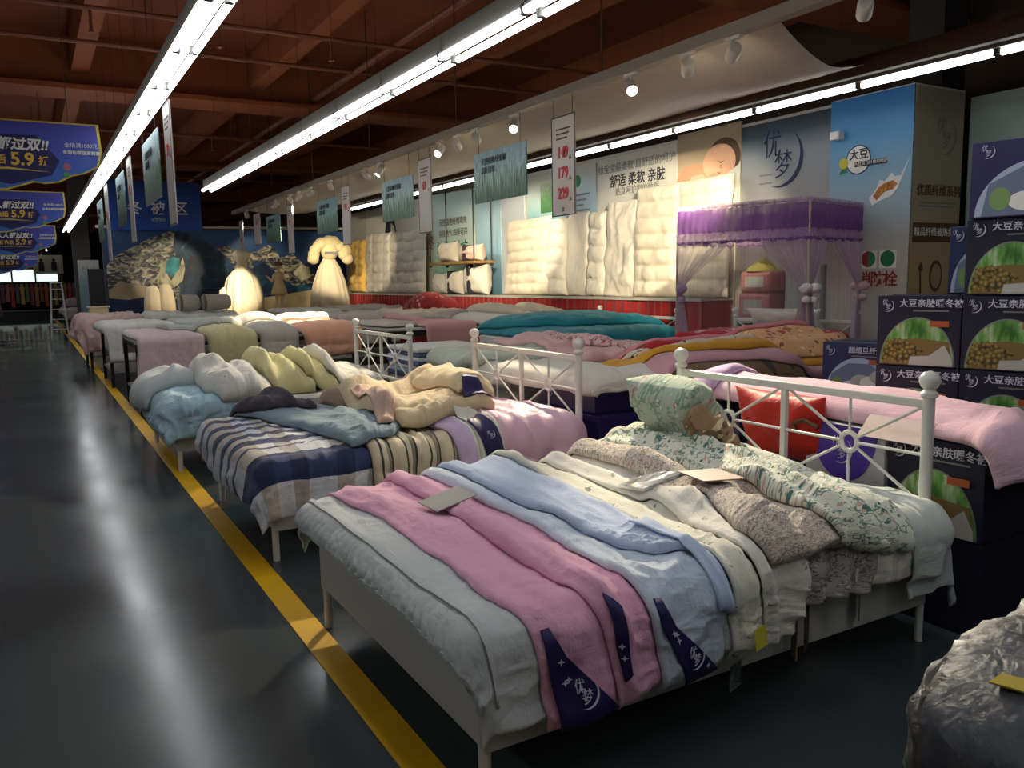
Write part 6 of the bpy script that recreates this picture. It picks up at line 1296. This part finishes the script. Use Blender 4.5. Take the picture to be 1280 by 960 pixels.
# the dressed child mannequin
def mannequin():
    o = empty('mannequin', (5.26, 20.3, .9)); tag(o, 'small child mannequin in a beige dress holding both arms out', 'mannequin')
    P_ = [((0, 0, .62), .085), ((0, 0, .78), .08), ((0, 0, .9), .09), ((0, 0, .97), .035), ((0, 0, 1.03), .04), ((0, -.01, 1.12), .085), ((0, -.01, 1.2), .06),
          ((.11, 0, .9), .04), ((.17, -.02, .74), .03), ((.25, -.06, .82), .024), ((.30, -.08, .86), .02), ((-.11, 0, .9), .04), ((-.17, -.02, .74), .03), ((-.25, -.06, .82), .024), ((-.30, -.08, .86), .02),
          ((.06, 0, .55), .06), ((.065, 0, .3), .045), ((.065, .01, .06), .03), ((.065, -.06, .03), .026), ((-.06, 0, .55), .06), ((-.065, 0, .3), .045), ((-.065, .01, .06), .03), ((-.065, -.06, .03), .026)]
    E_ = [(0, 1), (1, 2), (2, 3), (3, 4), (4, 5), (5, 6), (2, 7), (7, 8), (8, 9), (9, 10), (2, 11), (11, 12), (12, 13), (13, 14), (0, 15), (15, 16), (16, 17), (17, 18), (0, 19), (19, 20), (20, 21), (21, 22)]
    me = bpy.data.meshes.new('body'); me.from_pydata([p for p, r in P_], E_, []); ob = bpy.data.objects.new('body', me); C.objects.link(ob); ob.parent = o
    sk = ob.modifiers.new('skin', 'SKIN'); sd = ob.modifiers.new('subdivision', 'SUBSURF'); sd.levels = sd.render_levels = 1
    for i, (p, r) in enumerate(P_): me.skin_vertices[0].data[i].radius = (r, r)
    me.skin_vertices[0].data[0].use_root = True; me.materials.append(mat('mannequin_skin', 'c4a684', .6))
    skirt('dress', 0, 0, 0, [(.2, .42), (.17, .55), (.12, .68), (.105, .76), (.125, .86), (.12, .93), (.05, .96)], fplain('dress_beige', 'c2aa80', 'b49c72'), 10, parent=o, amp=.06, sy=.85)
    b = MB(); b.lathe((0, -.01, 1.12), [(.095, .0), (.1, .04), (.085, .08), (.05, .11), (.01, .12)], 16); b.obj('hair', m_brown, o, smooth=True)
    for k in range(5): MB().tube((.07 * math.sin(k * 1.26), -.01 + .05 * math.cos(k * 1.26), 1.2), (.12 * math.sin(k * 1.26), -.01 + .09 * math.cos(k * 1.26), 1.33), .018, .003, n=6).obj('crown_point', F_gown, o)
    for s_ in (-1, 1):
        for k in range(4): MB().tube((s_ * .30, -.08, .86), (s_ * (.33 + .006 * k), -.10 + .018 * k, .875 + .004 * k), .007, .005, n=6).obj('finger', mat('mannequin_skin', 'c4a684', .6), o)
        MB().tube((s_ * .29, -.08, .86), (s_ * .30, -.10, .89), .007, .005, n=6).obj('thumb', mat('mannequin_skin', 'c4a684', .6), o)
        MB().ball((s_ * .03, -.09, 1.13), .01, 8, 6).obj('eye', m_ink, o)
    MB().box((0, -.093, 1.08), (.03, .008, .008)).obj('mouth', m_darkred, o); MB().ball((0, -.098, 1.105), .012, 8, 6).obj('nose', mat('mannequin_skin', 'c4a684', .6), o)
    return o
mannequin()
# two rolled grey quilts and small things on the far tables
for k, (x, w_) in enumerate(((2.80, .42), (3.34, .58))):
    o = empty('rolled_quilt', (x, 18.0, 1.06)); tag(o, ('smaller', 'larger')[k] + ' grey rolled quilt with a patterned end before the mural', 'quilt')
    M_ = Matrix.Translation((0, 0, .17)) @ Matrix.Rotation(PI / 2, 4, 'Y')
    b = MB(); b.lathe((0, 0, -w_ / 2), [(.02, 0), (.12, .01), (.16, .05), (.17, w_ * .5), (.16, w_ - .05), (.12, w_ - .01), (.02, w_)], 24); b.v = [tuple(M_ @ Vector((p[0] * (1 + .08 * math.sin(p[2] * 20)), p[1], p[2]))) for p in b.v]; b.obj('roll', fplain('roll_grey', 'b5afa5', 'a49e94'), o, smooth=True)
    b = MB(); b.ring((0, 0, -w_ / 2 + .06), .145, .03, (0, 0, 1), 24, 8); b.v = [tuple(M_ @ Vector(p)) for p in b.v]; b.obj('patterned_end', fprint('roll_pattern', '6d5c44', ['b9aa8c', '3a3024'], 20, .4), o, smooth=True)

# ================================================================ FAR END OF THE AISLE
ld = empty('step_ladder', (.72, 28.9, 0)); tag(ld, 'white step ladder standing open at the end of the aisle', 'ladder')
for s_ in (-1, 1):
    MB().tube((.24 * s_, -.05, 0), (.14 * s_, .12, 1.72), .022, n=8).obj('rail', m_iron, ld); MB().tube((.24 * s_, .75, 0), (.14 * s_, .2, 1.72), .018, n=8).obj('back_leg', m_iron, ld)
for k in range(5): f_ = (k + 1) / 5.6; MB().box((0, -.05 + .17 * f_ * 1.0, 1.72 * f_), (.48 - .2 * f_, .08, .025)).obj('step', m_iron, ld)
MB().box((0, .16, 1.73), (.34, .2, .03)).obj('cap', m_iron, ld)
rack = empty('garment_rack', (0.1, 46, 0)); tag(rack, 'long dark rack holding garments at the far end of the store', 'rack')
MB().tube((-2.2, 0, 1.8), (2.4, 0, 1.8), .03, n=8).obj('rail', m_black, rack); MB().box((.1, .1, .25), (4.7, .7, .5)).obj('base_counter', m_black, rack)
for x in (-2.2, 2.4): MB().tube((x, 0, .5), (x, 0, 1.8), .03, n=8).obj('upright', m_black, rack)
cols = ['8a5a3a', 'a8553a', '5a6a48', 'b0894a', '6a4a5a', '94664e', 'a8443a', '60606a', 'b8964c', '6f7a50', '944850', 'a8764e']
for k in range(22):
    x = -2.0 + .2 * k; random.seed(k + 9); h_ = random.uniform(.8, 1.12)
    o = empty('garment', (x + .1, 46, 1.8 - h_ - .03)); tag(o, 'coloured garment hanging on the far dark rack', 'garment', 'garments on the far rack')
    MB().poly([(-.08, 0), (.08, 0), (.07, h_ * .7), (.1, h_ * .72), (.05, h_), (-.05, h_), (-.1, h_ * .72), (-.07, h_ * .7)], .3, Matrix.Translation((0, -.15, 0))).obj('cloth', mat('garment_%d' % (k % 12), cols[k % 12], .85), o)
    MB().tube((0, 0, h_ - .01), (0, 0, h_ + .05), .006, n=5).obj('hanger_hook', m_grey, o)
m_wl = emat('far_window_light', (.8, .95, .85, 1), 1.2)
wn = struct(MB().box((-.15, 61.6, 2.35), (3.6, .06, .75)).obj('window_1', m_wl)); MB().box((.4, 61.56, 2.35), (.1, .05, .75)).obj('mullion', m_black, wn); MB().box((-.9, 61.56, 2.35), (.1, .05, .75)).obj('mullion', m_black, wn)
M = frame_M((.68, 36, 2.45), (1, 0, 0), UP); p = board('figure_board', 'cream board with two dark figures hung beyond the ladder', 'sign', M, 1.0, .7, mat('board_cream', 'a8a488', .5))
for x in (-.4, .4): MB().tube((x, 0, .35), (x, 0, 3.3), .004, n=5).obj('hanging_wire', m_wire, p)
for x in (-.22, .2):
    flat('printed_figure', disc(x, 0.16, .06, n=12), m_ink, M, p); flat('printed_figure', [(x - .1, -.25), (x + .1, -.25), (x + .09, .08), (x, .12), (x - .09, .08)], m_ink, M, p)
M = frame_M((1.62, 28.6, 1.35), (1, 0, 0), UP); p = board('standee_poster', 'tall pale blue standing poster beside the mural edge', 'poster', M, .58, 2.1, gradmat('standee', [(0, '8ea4ac'), (.6, '86a4b0'), (.85, 'b4b9b4'), (1, 'c4c2b8')], 2, -1, 1, .1, 2)); text('新品上市', .1, m_grey, M, 0, .8, p)
MB().box((0, .06, -1.2), (.5, .3, .3)).obj('foot', m_grey, p)
scn = empty('screen', (1.42, 22.6, 1.12)); tag(scn, 'dark blank screen beside the left end of the mural', 'screen'); MB().box((0, 0, .45), (.34, .06, .9)).obj('case', m_black, scn, bevel=.005)
pd = empty('cream_pedestal', (1.42, 22.6, 0)); tag(pd, 'cream pedestal under the dark screen', 'pedestal'); MB().box((0, 0, .54), (.42, .4, 1.08)).obj('body', mat('pedestal', 'b4a98a', .7), pd, bevel=.01); MB().box((0, 0, 1.1), (.5, .46, .03)).obj('top', mat('pedestal_top', 'c4bfae', .5), pd)
table(.95, 30.6, 1.7, 1.5, .8, 'far black table with bedding beside the ladder')
Q_ = Pile(.95, 2.65, 30.6, 32.1, .8, .05, .1)
Q_.lay('quilt', [(.85, 32, 2.6, 32), (.85, 31.2, 2.6, 31.2), (.85, 30.6, 2.6, 30.6), (.9, 30.3, 2.6, 30.3)], .12, fplain('far_quilt', 'a9a29e', '9c9694'), 'grey bedding on the far table beside the ladder', seed=161, wr=.05)
heap(1.2, 31.0, .95, .6, .5, .3, fplain('far_pink', '9c8088', '907480'), 'pinkish folded bedding on the far table', 7)
o = empty('garment_stand', (-1.0, 28.0, 0)); tag(o, 'stand of pinkish clothes at the left edge of the aisle', 'rack')
MB().tube((0, -.8, 1.95), (0, .8, 1.95), .02, n=8).obj('rail', m_black, o)
for y in (-.8, .8): MB().tube((0, y, 0), (0, y, 1.95), .02, n=8).obj('upright', m_black, o); MB().box((0, y, .02), (.6, .05, .04)).obj('foot', m_black, o)
for k in range(8):
    q = empty('garment', (-1.0, 27.3 + .2 * k, .8)); tag(q, 'pinkish garment hanging on the stand at the left edge', 'garment', 'garments on the left stand')
    skirt('cloth', 0, 0, 0, [(.26, 0), (.22, .4), (.2, .8), (.14, 1.0), (.02, 1.1)], fplain('garment_pink%d' % (k % 3), ('9a6a70', '7a5a62', 'a88a84')[k % 3], '6a4a52'), 7, parent=q, sy=.25, seed=k); MB().tube((0, 0, 1.08), (0, 0, 1.16), .006, n=5).obj('hanger_hook', m_grey, q)

# ================================================================ WRAPPED BUNDLE, FLOOR BITS
bd = empty('wrapped_bundle', (2.55, .95, 0)); tag(bd, 'big quilt bundle in crinkled clear plastic with yellow tape at the bottom right', 'bundle')
def bundle(name, m, k, wr, seed):
    n1, n2 = 70, 48; v, uv = [], []
    for i in range(n1 + 1):
        s_ = -1 + 2 * i / n1; rad = max(.02, (1 - abs(s_) ** 5)) ** .5
        for j in range(n2):
            t = 2 * PI * j / n2; c, q_ = math.cos(t), math.sin(t); sc_ = (abs(c) ** 3.2 + abs(q_) ** 3.2) ** (-1 / 3.2)
            r_ = 1 + wr * float(fbm(s_ * 9 + seed, t * 3.2 + 3 * math.sin(t), 4)) * 2
            v.append((s_ * .78 * k, c * sc_ * .42 * rad * k * r_, .33 + q_ * sc_ * .32 * rad * k * r_)); uv.append((s_, t * .3))
    f = [(i * n2 + j, i * n2 + (j + 1) % n2, (i + 1) * n2 + (j + 1) % n2, (i + 1) * n2 + j) for i in range(n1) for j in range(n2)]
    o = mobj(name, v, f, m, bd, True, uv); return o
bundle('quilt_roll', fprint('print_grey_bundle', '63666b', ['767474', '4a4a50'], 6, .4), .965, .02, 1)
bundle('plastic_wrap', film('wrap_film', (.26, .27, .29), .12, .5), 1.0, .06, 4)
bd.rotation_euler = (0, 0, math.radians(6))
b = MB()
for (x0, x1) in ((-.10, -.03),):
    pts = []
    for j in range(25):
        t = -.6 + 2.6 * j / 24; c, q_ = math.cos(t), math.sin(t); sc_ = (abs(c) ** 3.2 + abs(q_) ** 3.2) ** (-1 / 3.2); pts.append((-c * sc_ * .385, .33 + q_ * sc_ * .292))
    n0 = len(b.v)
    for y, z in pts:
        for x in (x0 - .54, x1 - .54): b.v.append((x + .1 * (z - .3), y, z)); b.v.append((x + .1 * (z - .3), y * .985, .33 + (z - .33) * .985))
    for j in range(24):
        a = n0 + 4 * j; b.f += [(a, a + 2, a + 6, a + 4), (a + 1, a + 5, a + 7, a + 3), (a, a + 4, a + 5, a + 1), (a + 2, a + 3, a + 7, a + 6)]
b.obj('yellow_tape', mat('tape_yellow', '8f8024', .4), bd, smooth=False)
cbd = empty('cardboard_piece', (1.98, 1.18, 0), .4); tag(cbd, 'scrap of brown cardboard on the floor before the wrapped bundle', 'cardboard')
MB().box((0, 0, .008), (.4, .34, .012)).obj('sheet', m_card, cbd); MB().box((-.18, 0, .05), (.01, .34, .09)).obj('flap', m_card, cbd)

# ================================================================ TRACK SPOTLIGHTS
spotlight(3.6, (7.9, 6.3, 2.6), False, 'dark headed spotlight at the top edge of the frame')
spotlight(4.74, (7.9, 9.2, 2.15), True, 'spotlight turned to the widest ivory quilt, nearest lamp below the rail', 7.0, 26)
spotlight(5.24, (7.8, 8.6, 2.0), True, 'spotlight bending away beside the nearest lamp', 2.0, 40)
spotlight(5.97, (3.1, 2.95, .8), True, 'bright spotlight aimed back at the head of the nearest bed', 4.0, 30)
spotlight(8.0, (2.5, 5.3, .8), True, 'bright spotlight aimed at the beige comforter', 3.5, 28)
spotlight(8.9, (7.85, 13.15, 2.1), True, 'spotlight facing the glowing channel quilt, back to the camera', 6.0, 26)
spotlight(9.4, (7.8, 13.0, 1.9), True, 'spotlight next to the one facing the channel quilt', 1.5, 40)
spotlight(9.9, (2.3, 8.2, .9), True, 'bright spotlight lighting the butter yellow comforters', 2.6, 34)
spotlight(12.0, (3.2, 12.2, 1.0), True, 'bright spotlight lighting the white quilt on the nearest table', 4.5, 30)
spotlight(12.6, (7.7, 15.2, 1.9), True, 'spotlight turned to the hanging shelf', 1.2, 40)
spotlight(14.4, (7.8, 21.6, 2.0), True, 'spotlight turned to the yellow comforter', 4.0, 24)
spotlight(15.6, (3.2, 23.4, 1.9), True, 'spotlight turned to the mural snowfield', 3.0, 14)
spotlight(16.4, (4.2, 20.4, 1.35), True, 'spotlight turned to the blazing wide gown', 9.0, 18)
spotlight(17.0, (6.6, 20.5, 1.9), True, 'spotlight turned to the tall ruffled gown', 2.0, 22)
spotlight(18.2, (2.6, 20.6, 1.3), True, 'spotlight turned to the pair of short gowns', 1.5, 24)
spotlight(20.9, (5.6, 23.4, 1.8), True, 'last spotlight of the rail, close to the mural', .5, 50)
